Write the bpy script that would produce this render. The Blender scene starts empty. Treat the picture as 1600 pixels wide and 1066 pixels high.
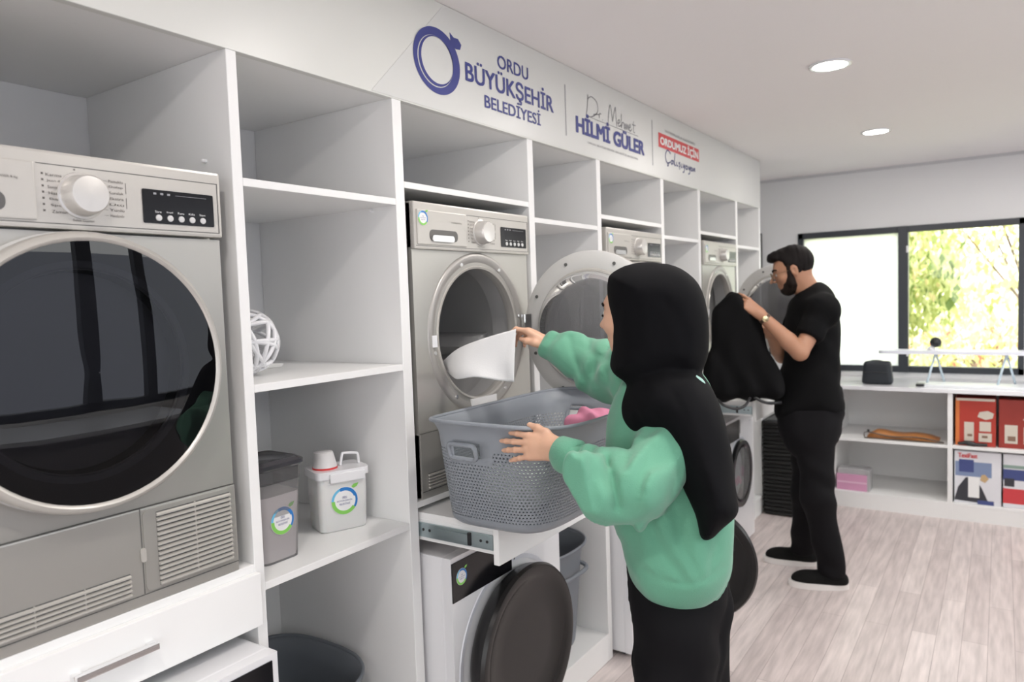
import bpy, bmesh, math, random
import numpy as np
from mathutils import Vector, Matrix
random.seed(7); np.random.seed(7)
COL = bpy.context.scene.collection
PI = math.pi

# ------------------------------------------------------------------ camera
S = 1.37
RW = np.array([[0.8287260790828239, 0.005304499029927849, -0.559629295282199],
               [0.5586192407471168, -0.068632128550038, 0.826579805462126],
               [-0.03402395795794326, -0.9976279332600569, -0.05984043001302343]])
_u, _s, _v = np.linalg.svd(RW); RW = _u @ _v
FPX = 1131.97
CAM = np.array([S, 0.0, 1.1319 * S])
cd = bpy.data.cameras.new('camera'); cam = bpy.data.objects.new('camera', cd); COL.objects.link(cam)
cd.sensor_fit = 'HORIZONTAL'; cd.sensor_width = 36.0; cd.lens = FPX / 1600 * 36.0; cd.clip_start = 0.02; cd.clip_end = 300
m = np.eye(4); m[:3, 0] = RW[:, 0]; m[:3, 1] = -RW[:, 1]; m[:3, 2] = -RW[:, 2]; m[:3, 3] = CAM
cam.matrix_world = Matrix(m.tolist())
bpy.context.scene.camera = cam
cd.dof.use_dof = True; cd.dof.focus_distance = 1.8; cd.dof.aperture_fstop = 3.6

def at(px, py, d):
    """a point of the room from its direction and its distance along the view axis"""
    return CAM + RW @ np.array([px - 800.0, py - 533.0, FPX]) * (d / FPX)

# ------------------------------------------------------------------ world, sun, exposure
W = bpy.data.worlds.new('daylight'); bpy.context.scene.world = W; W.use_nodes = True
bg = W.node_tree.nodes['Background']; bg.inputs[0].default_value = (0.965, 0.98, 0.985, 1); bg.inputs[1].default_value = 3.0
sd = bpy.data.lights.new('sun', 'SUN'); sd.energy = 15.0; sd.angle = 0.02; sd.color = (1, 0.95, 0.86)
so = bpy.data.objects.new('sun', sd); COL.objects.link(so)
so.rotation_euler = Vector((0.62, 0.40, -0.75)).to_track_quat('-Z', 'Y').to_euler()
so.location = (-6, 2, 8)
vs = bpy.context.scene.view_settings
vs.view_transform = 'Standard'; vs.look = 'None'; vs.exposure = 0.17; vs.gamma = 1.0; vs.use_curve_mapping = False
LAMP_W = 7.0

# ------------------------------------------------------------------ materials
MATS = {}
def mat(name, col, rough=0.5, metal=0.0, spec=0.5, bump=0.0, bscale=60.0, var=0.0, vscale=8.0, emit=None, estr=0.0, trans=0.0, coat=0.0, sheen=0.0, sss=0.0):
    if name in MATS: return MATS[name]
    M = bpy.data.materials.new(name); M.use_nodes = True; nt = M.node_tree; p = nt.nodes['Principled BSDF']
    p.inputs['Base Color'].default_value = (*col, 1); p.inputs['Roughness'].default_value = rough
    p.inputs['Metallic'].default_value = metal; p.inputs['Specular IOR Level'].default_value = spec
    p.inputs['Transmission Weight'].default_value = trans; p.inputs['Coat Weight'].default_value = coat
    p.inputs['Sheen Weight'].default_value = sheen
    if sss: p.inputs['Subsurface Weight'].default_value = sss; p.inputs['Subsurface Radius'].default_value = (.01, .004, .002)
    tc = nt.nodes.new('ShaderNodeTexCoord')
    if var > 0:
        n = nt.nodes.new('ShaderNodeTexNoise'); n.inputs['Scale'].default_value = vscale; n.inputs['Detail'].default_value = 4
        nt.links.new(tc.outputs['Object'], n.inputs['Vector'])
        r = nt.nodes.new('ShaderNodeMapRange'); r.inputs['To Min'].default_value = 1 - var; r.inputs['To Max'].default_value = 1 + var
        nt.links.new(n.outputs['Fac'], r.inputs['Value'])
        x = nt.nodes.new('ShaderNodeVectorMath'); x.operation = 'SCALE'; x.inputs[0].default_value = col
        nt.links.new(r.outputs[0], x.inputs['Scale']); nt.links.new(x.outputs[0], p.inputs['Base Color'])
    if bump > 0:
        n = nt.nodes.new('ShaderNodeTexNoise'); n.inputs['Scale'].default_value = bscale; n.inputs['Detail'].default_value = 3
        nt.links.new(tc.outputs['Object'], n.inputs['Vector'])
        b = nt.nodes.new('ShaderNodeBump'); b.inputs['Strength'].default_value = bump; b.inputs['Distance'].default_value = 0.002
        nt.links.new(n.outputs['Fac'], b.inputs['Height']); nt.links.new(b.outputs[0], p.inputs['Normal'])
    if emit: p.inputs['Emission Color'].default_value = (*emit, 1); p.inputs['Emission Strength'].default_value = estr
    MATS[name] = M; return M

def glass_mat(name, tint=(1, 1, 1), ior=1.45, rough=0.0, op=0.0):
    if name in MATS: return MATS[name]
    M = bpy.data.materials.new(name); M.use_nodes = True; nt = M.node_tree; nt.nodes.clear()
    o = nt.nodes.new('ShaderNodeOutputMaterial'); t = nt.nodes.new('ShaderNodeBsdfTransparent'); g = nt.nodes.new('ShaderNodeBsdfGlossy')
    t.inputs[0].default_value = (*tint, 1); g.inputs['Roughness'].default_value = rough
    fr = nt.nodes.new('ShaderNodeFresnel'); fr.inputs[0].default_value = ior
    mx = nt.nodes.new('ShaderNodeMixShader'); nt.links.new(fr.outputs[0], mx.inputs[0]); nt.links.new(t.outputs[0], mx.inputs[1]); nt.links.new(g.outputs[0], mx.inputs[2])
    last = mx
    if op > 0:
        d = nt.nodes.new('ShaderNodeBsdfDiffuse'); d.inputs[0].default_value = (.5, .5, .5, 1)
        m2 = nt.nodes.new('ShaderNodeMixShader'); m2.inputs[0].default_value = op
        nt.links.new(mx.outputs[0], m2.inputs[1]); nt.links.new(d.outputs[0], m2.inputs[2]); last = m2
    nt.links.new(last.outputs[0], o.inputs[0]); MATS[name] = M; return M

white = mat('white_board', (.85, .85, .845), .42, var=.012, vscale=3)
edge_white = mat('white_edge', (.87, .87, .865), .4)
wallm = mat('wall_paint', (.80, .80, .805), .7, var=.012, vscale=2)
ceilm = mat('ceiling_paint', (.87, .835, .835), .75, var=.01, vscale=2)
fasc = mat('fascia_white', (.71, .715, .685), .35, var=.01)
silver = mat('silver_enamel', (.46, .45, .42), .34, metal=.55, var=.02, vscale=4)
silver_lt = mat('silver_plastic', (.53, .51, .475), .32, metal=.25, var=.015)
silver_dk = mat('silver_shadow_line', (.10, .10, .095), .5)
ringgrey = mat('door_inner_ring', (.42, .405, .385), .35, metal=.4)
chrome = mat('chrome', (.85, .85, .85), .24, metal=1.0)
blackgl = mat('black_gloss', (.008, .008, .010), .18, spec=.35)
blackpl = mat('black_plastic', (.02, .02, .022), .4)
blackdoor = mat('black_door_glass', (.013, .012, .012), .26, spec=.35)
darkdrum = mat('drum_steel', (.50, .50, .50), .4, metal=.35, var=.05)
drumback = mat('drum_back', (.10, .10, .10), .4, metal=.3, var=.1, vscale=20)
whiteen = mat('white_enamel', (.80, .80, .82), .22, coat=.3)
navy = mat('navy_print', (.045, .055, .24), .45)
greyprint = mat('grey_print', (.30, .30, .32), .5)
inkgrey = mat('panel_ink', (.13, .12, .11), .6)
redprint = mat('red_print', (.62, .05, .06), .45)
whiteprint = mat('white_print', (.85, .85, .85), .45)
blueprint = mat('blue_print', (.03, .20, .55), .4)
greenprint = mat('green_print', (.25, .62, .12), .4)
cyanprint = mat('light_blue_print', (.15, .50, .75), .4)
skinw = mat('skin_light', (.70, .42, .29), .48, var=.05, vscale=25, bump=.15, bscale=150, sss=.12)
skinm = mat('skin_tan', (.43, .22, .135), .5, var=.05, vscale=25, bump=.15, bscale=150, sss=.1)
nailm = mat('nail', (.78, .50, .42), .25)
green = mat('green_sweatshirt', (.128, .36, .24), .85, var=.04, vscale=6, bump=.35, bscale=400, sheen=.25)
greenrib = mat('green_rib_knit', (.124, .35, .234), .85, bump=.5, bscale=300, sheen=.2)
scarfm = mat('black_scarf', (.0035, .0035, .0045), .85, spec=.12)
pantsm = mat('black_trousers', (.0042, .0038, .0050), .85, spec=.2)
tee = mat('black_tshirt', (.0035, .0035, .004), .9, spec=.15)
garm = mat('black_garment', (.0035, .0035, .004), .9, spec=.15)
hairm = mat('black_hair', (.006, .004, .004), .7, spec=.2, bump=.8, bscale=220)
beardm = mat('beard', (.014, .009, .007), .8, spec=.2, bump=.8, bscale=300)
shoeblack = mat('shoe_black', (.005, .005, .005), .8, spec=.2)
solem = mat('shoe_sole', (.78, .75, .73), .6)
towelm = mat('white_cloth', (.82, .82, .82), .9, bump=.15, bscale=250, sheen=.1)
pinkm = mat('pink_cloth', (.75, .28, .42), .85, var=.08, vscale=18)
hampm = mat('grey_hamper_plastic', (.17, .185, .21), .5)
frame_m = mat('anthracite_frame', (.035, .04, .05), .4)
grassm = mat('garden_ground', (.32, .34, .16), .9, var=.3, vscale=1.2)
paving = mat('terrace_paving', (.22, .22, .25), .8, var=.08, vscale=3)
glass_clear = glass_mat('window_glass', (.97, .99, .98))
glass_smoke = glass_mat('smoked_door_glass', (.17, .17, .19), 1.62)
glass_bowl = glass_mat('door_bowl_glass', (.62, .63, .64), 1.5, op=.22)
plasticclear = glass_mat('clear_plastic', (.93, .92, .92), 1.35, rough=.08, op=.25)

# translucent smoky lid and frosted pane
def translucent(name, col, tr=.5, ro=.5):
    M = bpy.data.materials.new(name); M.use_nodes = True; nt = M.node_tree; nt.nodes.clear()
    o = nt.nodes.new('ShaderNodeOutputMaterial'); a = nt.nodes.new('ShaderNodeBsdfTranslucent'); b = nt.nodes.new('ShaderNodeBsdfDiffuse')
    a.inputs[0].default_value = (*col, 1); b.inputs[0].default_value = (*col, 1)
    mx = nt.nodes.new('ShaderNodeMixShader'); mx.inputs[0].default_value = tr
    nt.links.new(b.outputs[0], mx.inputs[1]); nt.links.new(a.outputs[0], mx.inputs[2]); nt.links.new(mx.outputs[0], o.inputs[0]); return M
frosted = translucent('frosted_glass', (.93, .96, .97), .85)
leafm = [translucent('leaf_%d' % i, c, .5) for i, c in enumerate([(.50, .55, .24), (.74, .76, .46), (.22, .30, .12), (.78, .66, .42), (.75, .30, .25)])]

# floor: pale laminate planks running into the room
def floor_mat():
    M = bpy.data.materials.new('pale_laminate'); M.use_nodes = True; nt = M.node_tree; p = nt.nodes['Principled BSDF']; L = nt.links.new
    tc = nt.nodes.new('ShaderNodeTexCoord'); mp = nt.nodes.new('ShaderNodeMapping'); mp.inputs['Rotation'].default_value = (0, 0, PI / 2)
    L(tc.outputs['Object'], mp.inputs[0])
    br = nt.nodes.new('ShaderNodeTexBrick'); br.offset = .37; br.inputs['Scale'].default_value = 1.0
    br.inputs['Brick Width'].default_value = 1.2; br.inputs['Row Height'].default_value = .095; br.inputs['Mortar Size'].default_value = .0012
    br.inputs['Color1'].default_value = (.70, .62, .60, 1); br.inputs['Color2'].default_value = (.57, .495, .48, 1); br.inputs['Mortar'].default_value = (.38, .32, .31, 1)
    L(mp.outputs[0], br.inputs['Vector'])
    m2 = nt.nodes.new('ShaderNodeMapping'); m2.inputs['Scale'].default_value = (14, 1.3, 1); L(tc.outputs['Object'], m2.inputs[0])
    n = nt.nodes.new('ShaderNodeTexNoise'); n.inputs['Scale'].default_value = 3; n.inputs['Detail'].default_value = 6; L(m2.outputs[0], n.inputs['Vector'])
    r = nt.nodes.new('ShaderNodeMapRange'); r.inputs['From Min'].default_value = .3; r.inputs['From Max'].default_value = .7; r.inputs['To Min'].default_value = .80; r.inputs['To Max'].default_value = 1.14
    L(n.outputs['Fac'], r.inputs['Value'])
    x = nt.nodes.new('ShaderNodeVectorMath'); x.operation = 'SCALE'; L(br.outputs['Color'], x.inputs[0]); L(r.outputs[0], x.inputs['Scale'])
    L(x.outputs[0], p.inputs['Base Color']); p.inputs['Roughness'].default_value = .38
    return M
floorm = floor_mat()

# basket plastic with a grid of real openings between the solid bands (uv: metres round and up)
def basket_mat():
    M = bpy.data.materials.new('grey_woven_plastic'); M.use_nodes = True; nt = M.node_tree; L = nt.links.new
    p = nt.nodes['Principled BSDF']; p.inputs['Base Color'].default_value = (.285, .31, .345, 1); p.inputs['Roughness'].default_value = .42
    uv = nt.nodes.new('ShaderNodeUVMap'); uv.uv_map = 'weave'; sx = nt.nodes.new('ShaderNodeSeparateXYZ'); L(uv.outputs[0], sx.inputs[0])
    def mth(op, a, b=None, c=None):
        n = nt.nodes.new('ShaderNodeMath'); n.operation = op
        for i, v in enumerate((a, b, c)):
            if v is None: continue
            if isinstance(v, (int, float)): n.inputs[i].default_value = v
            else: L(v, n.inputs[i])
        return n.outputs[0]
    P_ = .0088
    row = mth('FLOOR', mth('DIVIDE', sx.outputs[1], P_)); sh = mth('MULTIPLY', mth('MODULO', row, 2.0), .5)
    fu = mth('SUBTRACT', mth('FRACT', mth('ADD', mth('DIVIDE', sx.outputs[0], P_ * 1.15), sh)), .5)
    fv = mth('SUBTRACT', mth('FRACT', mth('DIVIDE', sx.outputs[1], P_)), .5)
    r2 = mth('ADD', mth('MULTIPLY', fu, fu), mth('MULTIPLY', fv, fv))
    hole = mth('LESS_THAN', r2, .075)
    band = mth('MULTIPLY', mth('GREATER_THAN', sx.outputs[1], .028), mth('LESS_THAN', sx.outputs[1], .218))
    hole = mth('MULTIPLY', hole, band)
    bp = nt.nodes.new('ShaderNodeBump'); bp.inputs['Strength'].default_value = .6; bp.inputs['Distance'].default_value = .002
    L(mth('MULTIPLY', mth('MINIMUM', r2, .3), band), bp.inputs['Height']); L(bp.outputs[0], p.inputs['Normal'])
    tr = nt.nodes.new('ShaderNodeBsdfTransparent'); mx = nt.nodes.new('ShaderNodeMixShader'); o = nt.nodes['Material Output']
    L(hole, mx.inputs[0]); L(p.outputs[0], mx.inputs[1]); L(tr.outputs[0], mx.inputs[2]); L(mx.outputs[0], o.inputs[0]); return M
basketm = basket_mat()
basketplain = mat('grey_basket_rim', (.285, .31, .345), .4)

# ------------------------------------------------------------------ object helpers
WL = {}
def tag(o, label=None, cat=None, group=None, kind=None):
    if label: o['label'] = label
    if cat: o['category'] = cat
    if group: o['group'] = group
    if kind: o['kind'] = kind
    return o
def thing(name, label, cat, loc=(0, 0, 0), group=None):
    o = bpy.data.objects.new(name, None); COL.objects.link(o); o.location = loc; o.empty_display_size = .05
    WL[o.name] = Vector(loc); tag(o, label, cat, group); return o
def link_mesh(name, me, material, parent=None, local=False, smooth=None):
    o = bpy.data.objects.new(name, me); COL.objects.link(o)
    for mm in (material if isinstance(material, (list, tuple)) else [material]):
        me.materials.append(mm)
    if parent is not None:
        o.parent = parent
        if not local:
            L = WL.get(parent.name, Vector((0, 0, 0))); me.transform(Matrix.Translation(-L)); WL[o.name] = L
        else: WL[o.name] = Vector((0, 0, 0))
    else: WL[o.name] = Vector((0, 0, 0))
    if smooth is not None:
        me.polygons.foreach_set('use_smooth', [True] * len(me.polygons))
        if smooth < 179:
            try: me.set_sharp_from_angle(angle=math.radians(smooth))
            except Exception: pass
    return o
def obj(name, bm, material, parent=None, local=False, smooth=None):
    me = bpy.data.meshes.new(name); bm.normal_update(); bm.to_mesh(me); bm.free()
    return link_mesh(name, me, material, parent, local, smooth)
def NB(): return bmesh.new()
def box(bm, lo, hi, bev=0.0, seg=2, mi=0):
    g = bmesh.ops.create_cube(bm, size=1.0); vs_ = g['verts']
    sz = [hi[i] - lo[i] for i in range(3)]; c = [(hi[i] + lo[i]) / 2 for i in range(3)]
    for v in vs_: v.co = Vector([v.co[i] * sz[i] + c[i] for i in range(3)])
    fs = set(f for v in vs_ for f in v.link_faces)
    for f in fs: f.material_index = mi
    if bev > 0:
        es = list(set(e for v in vs_ for e in v.link_edges))
        r = bmesh.ops.bevel(bm, geom=es, offset=bev, segments=seg, profile=.7, affect='EDGES')
        for f in r['faces']: f.material_index = mi
    return bm
def frame_of(d):
    d = Vector(d).normalized(); a = Vector((0, 0, 1)) if abs(d.z) < .9 else Vector((1, 0, 0))
    u = d.cross(a).normalized(); return u, d.cross(u).normalized(), d
def rings(bm, loops, closed_v=False, cap0=True, cap1=True, mi=0):
    R = [[bm.verts.new(p) for p in l] for l in loops]; n = len(R[0])
    pr = list(zip(R[:-1], R[1:])) + ([(R[-1], R[0])] if closed_v else [])
    for a, b in pr:
        for i in range(n):
            f = bm.faces.new((a[i], a[(i + 1) % n], b[(i + 1) % n], b[i])); f.material_index = mi
    if not closed_v:
        if cap0: bm.faces.new(list(reversed(R[0]))).material_index = mi
        if cap1: bm.faces.new(R[-1]).material_index = mi
    return R
def lathe(bm, prof, center, axis=(1, 0, 0), n=48, closed=False, cap0=True, cap1=True, mi=0):
    """prof: (distance along axis, radius)"""
    u, v, d = frame_of(axis); c = Vector(center)
    loops = [[c + d * t + (u * math.cos(2 * PI * i / n) + v * math.sin(2 * PI * i / n)) * max(r, 1e-5) for i in range(n)] for t, r in prof]
    return rings(bm, loops, closed, cap0, cap1, mi)
def tube(bm, pts, r, n=8, closed=False, mi=0):
    pts = [Vector(p) for p in pts]; N = len(pts); loops = []
    rr = r if isinstance(r, (list, tuple)) else [r] * N
    d0 = (pts[1] - pts[0]).normalized(); u, v, _ = frame_of(d0)
    for i, p in enumerate(pts):
        if closed: d = (pts[(i + 1) % N] - pts[i - 1]).normalized()
        else: d = ((pts[min(i + 1, N - 1)] - pts[max(i - 1, 0)])).normalized()
        u = (u - d * u.dot(d)).normalized(); v = d.cross(u)
        loops.append([p + (u * math.cos(2 * PI * k / n) + v * math.sin(2 * PI * k / n)) * rr[i] for k in range(n)])
    rings(bm, loops, closed, mi=mi); return bm
def prism(bm, poly, origin, ux, uy, depth, mi=0):
    """extrude a 2d polygon (in ux,uy at origin) by vector depth"""
    o, ux, uy, dp = Vector(origin), Vector(ux), Vector(uy), Vector(depth)
    a = [bm.verts.new(o + ux * p[0] + uy * p[1]) for p in poly]; b = [bm.verts.new(v.co + dp) for v in a]; n = len(a)
    for f in (bm.faces.new(list(reversed(a))), bm.faces.new(b)): f.material_index = mi
    for i in range(n):
        f = bm.faces.new((a[i], a[(i + 1) % n], b[(i + 1) % n], b[i])); f.material_index = mi
    return bm
def crs(pts, k=8, closed=False):
    """smooth curve through the points"""
    P_ = [np.array(p, float) for p in pts]; n = len(P_); out = []
    rng = range(n) if closed else range(n - 1)
    for i in rng:
        p0 = P_[(i - 1) % n] if closed or i > 0 else P_[0]; p1 = P_[i]; p2 = P_[(i + 1) % n]; p3 = P_[(i + 2) % n] if closed or i + 2 < n else P_[-1]
        for j in range(k):
            t = j / k; out.append(.5 * ((2 * p1) + (-p0 + p2) * t + (2 * p0 - 5 * p1 + 4 * p2 - p3) * t * t + (-p0 + 3 * p1 - 3 * p2 + p3) * t ** 3))
    if not closed: out.append(P_[-1])
    return out
def arc(c, r, a0, a1, n=24): return [(c[0] + r * math.cos(a0 + (a1 - a0) * i / n), c[1] + r * math.sin(a0 + (a1 - a0) * i / n)) for i in range(n + 1)]
def circ(c, r, n=40): return [(c[0] + r * math.cos(2 * PI * i / n), c[1] + r * math.sin(2 * PI * i / n)) for i in range(n)]
def rrect(x0, y0, x1, y1, r, n=6):
    o = []
    for cx, cy, a in ((x1 - r, y1 - r, 0), (x0 + r, y1 - r, PI / 2), (x0 + r, y0 + r, PI), (x1 - r, y0 + r, 1.5 * PI)):
        o += [(cx + r * math.cos(a + PI / 2 * i / n), cy + r * math.sin(a + PI / 2 * i / n)) for i in range(n + 1)]
    return o
def plate_with_hole(bm, x0, x1, y0, y1, z0, z1, cy, cz, r, n=64, mi=0):
    """a panel (thickness x0..x1) with a round opening"""
    A = sorted(set([2 * PI * i / n for i in range(n)] + [math.atan2(z - cz, y - cy) % (2 * PI) for y in (y0, y1) for z in (z0, z1)]))
    o, h = [], []
    for a in A:
        c, s = math.cos(a), math.sin(a); t = min(((y1 if c > 0 else y0) - cy) / c if abs(c) > 1e-9 else 1e9, ((z1 if s > 0 else z0) - cz) / s if abs(s) > 1e-9 else 1e9)
        o.append((cy + c * t, cz + s * t)); h.append((cy + c * r, cz + s * r))
    def mk(L, x): return [bm.verts.new((x, p[0], p[1])) for p in L]
    fo, fh, bo, bh = mk(o, x1), mk(h, x1), mk(o, x0), mk(h, x0); k = len(A)
    for i in range(k):
        j = (i + 1) % k
        for q in ((fh[i], fo[i], fo[j], fh[j]), (bh[j], bo[j], bo[i], bh[i]), (fo[i], bo[i], bo[j], fo[j]), (fh[j], bh[j], bh[i], fh[i])):
            bm.faces.new(q).material_index = mi
def text_mesh(s, bold=0.0):
    c = bpy.data.curves.new('t', 'FONT'); c.body = s; c.size = 1; c.offset = bold; c.resolution_u = 3
    o = bpy.data.objects.new('t', c); COL.objects.link(o); bpy.context.view_layer.update()
    me = bpy.data.meshes.new_from_object(o); bpy.data.objects.remove(o); bpy.data.curves.remove(c); return me
TXT = {}
def text(name, s, material, parent, origin, ux, uy, w, h, local=False, bold=0.0, lift=.0008, fat=0.0):
    """lettering fitted to a w x h box whose lower left is origin; h None keeps the letter shapes"""
    me = TXT.get((s, bold)) or TXT.setdefault((s, bold), text_mesh(s, bold)); me = me.copy(); n = len(me.vertices)
    co = np.empty(n * 3); me.vertices.foreach_get('co', co); co = co.reshape(-1, 3); lo, hi = co.min(0), co.max(0)
    sx = w / (hi[0] - lo[0]); sy = sx if h is None else h / (hi[1] - lo[1])
    o, ux, uy = np.array(origin, float), np.array(ux, float), np.array(uy, float); nrm = np.cross(ux, uy)
    out = o + np.outer((co[:, 0] - lo[0]) * sx, ux) + np.outer((co[:, 1] - lo[1]) * sy, uy) + nrm * lift
    me.vertices.foreach_set('co', out.ravel()); me.name = name
    if fat:
        bm = NB(); bm.from_mesh(me)
        for i, (a, b) in enumerate(((fat, 0), (0, fat * .6), (fat, fat * .6))):
            m2 = me.copy(); m2.transform(Matrix.Translation(Vector(ux * a + uy * b + nrm * (.0001 * (i + 1))))); bm.from_mesh(m2); bpy.data.meshes.remove(m2)
        bm.to_mesh(me); bm.free()
    return link_mesh(name, me, material, parent, local)
def sticker(parent, c, ux, uy, r, local=False, words=True):
    """round municipal sticker: white disc, blue to green ring, leaf"""
    c, ux, uy = Vector(c), Vector(ux), Vector(uy); nr = ux.cross(uy); bm = NB()
    prism(bm, circ((0, 0), r), c, ux, uy, nr * .0006, 0)
    for a0, a1, mi, r0 in ((.1 * PI, .62 * PI, 1, .74), (.62 * PI, .98 * PI, 2, .80), (.98 * PI, 1.80 * PI, 3, .72), (1.80 * PI, 2.1 * PI, 1, .82)):
        prism(bm, arc((0, 0), r * .98, a0, a1, 14) + list(reversed(arc((0, 0), r * r0, a0, a1, 14))), c + nr * .0006, ux, uy, nr * .0004, mi)
    prism(bm, [(r * .55, r * .95), (r * .75, r * 1.12), (r * 1.1, r * 1.15), (r * .95, r * .9), (r * .7, r * .82)], c + nr * .0002, ux, uy, nr * .0006, 3)
    o = obj('sticker', bm, [whiteprint, blueprint, cyanprint, greenprint], parent, local)
    o['label'] = 'round white sticker with blue and green ring'
    if words:
        for s, w, y in (('ORDU', .34, .17), ('BÜYÜKŞEHİR', 1.15, -.06), ('BELEDİYESİ', .8, -.28)):
            text('lettering', s, navy, o, c + nr * .0010 + ux * (-w * r / 2) + uy * (y * r), ux, uy, w * r, .17 * r, local)
    return o
Y3, Z3, X3 = Vector((0, 1, 0)), Vector((0, 0, 1)), Vector((1, 0, 0))

# ------------------------------------------------------------------ room shell
ZC, YB, XR, YF, XL = 2.42, 6.05, 2.35, -1.6, -.64
def struct(name, bm, m, **k):
    o = obj(name, bm, m, **k); o['kind'] = 'structure'; return o
bm = NB(); box(bm, (XL - .1, YF - .1, -.06), (XR + .1, YB + .12, 0)); struct('floor', bm, floorm)
bm = NB(); box(bm, (XL - .1, YF - .1, ZC), (XR + .1, YB + .12, ZC + .08)); struct('ceiling', bm, ceilm)
bm = NB(); box(bm, (XL - .1, YF - .1, 0), (XL, YB + .12, ZC)); struct('wall_left', bm, wallm)
# back wall with its window opening
wx0, wx1, wz0, wz1 = .035, 1.50, .90, 1.975
bm = NB()
for lo, hi in (((XL, YB, 0), (XR, YB + .1, wz0)), ((XL, YB, wz1), (XR, YB + .1, ZC)), ((XL, YB, wz0), (wx0, YB + .1, wz1)), ((wx1, YB, wz0), (XR, YB + .1, wz1))): box(bm, lo, hi)
struct('wall_back', bm, wallm)
# unseen entrance behind the camera, opening added to let in light
bm = NB()
for lo, hi in (((XL, YF - .1, 0), (.35, YF, ZC)), ((2.15, YF - .1, 0), (XR, YF, ZC)), ((.35, YF - .1, 2.15), (2.15, YF, ZC))): box(bm, lo, hi)
struct('wall_front', bm, wallm)
bm = NB()
for lo, hi in (((.35, YF - .08, 0), (.41, YF - .02, 2.15)), ((2.09, YF - .08, 0), (2.15, YF - .02, 2.15)), ((.35, YF - .08, 2.09), (2.15, YF - .02, 2.15)), ((1.22, YF - .08, 0), (1.28, YF - .02, 2.15))): box(bm, lo, hi, .003)
struct('added_door_1', bm, frame_m)
# right wall: a long window band above a counter, and a second window farther back
oy0, oy1, oz0, oz1 = -1.45, 2.95, 1.02, 2.18
bm = NB()
for lo, hi in (((XR, YF, oz1), (XR + .1, YB, ZC)), ((XR, YF, 0), (XR + .1, oy0, oz1)), ((XR, oy0, 0), (XR + .1, oy1, oz0)), ((XR, oy1, 0), (XR + .1, 3.3, oz1)), ((XR, 5.5, 0), (XR + .1, YB, oz1)), ((XR, 3.3, 0), (XR + .1, 5.5, .9))): box(bm, lo, hi)
struct('wall_right', bm, wallm)
bm = NB()
for y, w in ((oy0, .06), (-.4, .06), (.72, .06), (1.70, .10), (2.10, .07), (oy1 - .06, .06)): box(bm, (XR + .02, y, oz0), (XR + .08, y + w, oz1), .004)
for z in (oz0, oz1 - .05): box(bm, (XR + .02, oy0, z), (XR + .08, oy1, z + .05), .004)
struct('window_3', bm, frame_m)
bm = NB()
for y in (3.3, 4.37, 5.44): box(bm, (XR + .02, y, .9), (XR + .08, y + .06, oz1), .003)
for z in (.9, oz1 - .05): box(bm, (XR + .02, 3.3, z), (XR + .08, 5.5, z + .05), .003)
struct('window_2', bm, frame_m)
# window_1
bm = NB(); fy0, fy1 = YB - .01, YB + .06
for lo, hi in (((wx0, fy0, wz0), (wx1, fy1, wz0 + .045)), ((wx0, fy0, wz1 - .045), (wx1, fy1, wz1)), ((wx0, fy0, wz0), (wx0 + .04, fy1, wz1)), ((wx1 - .035, fy0, wz0), (wx1, fy1, wz1)),
               ((.738, fy0 - .012, wz0), (.803, fy1, wz1))): box(bm, lo, hi, .003)
win = struct('window_1', bm, frame_m)
bm = NB(); box(bm, (wx0 + .03, YB + .02, wz0 + .03), (.745, YB + .026, wz1 - .03)); o = obj('window_pane', bm, frosted, win); o['label'] = 'frosted glass pane'
bm = NB(); box(bm, (.795, YB + .02, wz0 + .03), (wx1 - .03, YB + .026, wz1 - .03)); o = obj('window_pane', bm, glass_clear, win); o['label'] = 'clear glass pane'
bm = NB()
for z in (1.02, 1.78): box(bm, (.792, fy0 - .022, z), (.808, fy0 - .010, z + .05), .003)
obj('window_hinge', bm, whiteen, win)
bm = NB(); box(bm, (XL, YB - .012, ZC - .02), (XR, YB, ZC)); struct('trim_1', bm, mat('trim_grey', (.62, .62, .63), .6))
# dark narrow strip in the corner behind the shelving, and a dark slate panel beside the window
bm = NB(); box(bm, (-.262, YB - .03, 1.64), (-.242, YB, 2.0)); struct('dark_strip', bm, blackpl)
bm = NB(); box(bm, (-.19, YB - .035, 1.02), (-.01, YB, 1.66), .004); box(bm, (-.13, YB - .045, 1.02), (-.02, YB - .034, 1.62), .003, mi=1)
struct('trim_3', bm, [mat('slate_trim', (.05, .055, .07), .5), mat('slate_panel', (.16, .17, .20), .5)])

# ------------------------------------------------------------------ ceiling lamps
LN = ['recessed round ceiling lamp nearest the camera side of the two seen', 'recessed round ceiling lamp farther back above the window end']
k = 0
for (x, y) in ((.808, 3.12), (.776, 4.617), (.82, 1.62), (.83, .12), (1.75, 4.9), (1.75, 1.62), (1.75, 3.12)):  # right-hand row is unseen, added to even out the light
    lab = LN[k] if k < 2 else 'recessed round ceiling lamp out of the picture, ' + ['above the person in green', 'above the camera', 'added as fill by the rear side window', 'added as fill by the long window band', 'added as fill between the right wall windows'][k - 2]
    t = thing('ceiling_lamp', lab, 'ceiling lamp', (x, y, ZC), 'recessed ceiling lamps')
    bm = NB(); lathe(bm, [(0, .078), (.006, .078), (.008, .072), (.006, .064), (0, .064)], (x, y, ZC - .0), (0, 0, -1), 40, closed=True); obj('trim_ring', bm, whiteen, t, smooth=40)
    bm = NB(); lathe(bm, [(-.001, .064), (.004, .064)], (x, y, ZC), (0, 0, -1), 40); obj('diffuser', bm, mat('lamp_diffuser', (1, 1, 1), .5, emit=(1, .97, .93), estr=14), t)
    ld = bpy.data.lights.new('lamp_light', 'AREA'); ld.shape = 'DISK'; ld.size = .12; ld.energy = LAMP_W; ld.color = (1, .95, .9)
    lo = bpy.data.objects.new('lamp_light', ld); COL.objects.link(lo); lo.parent = t; lo.location = (0, 0, -.015)
    k += 1

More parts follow.
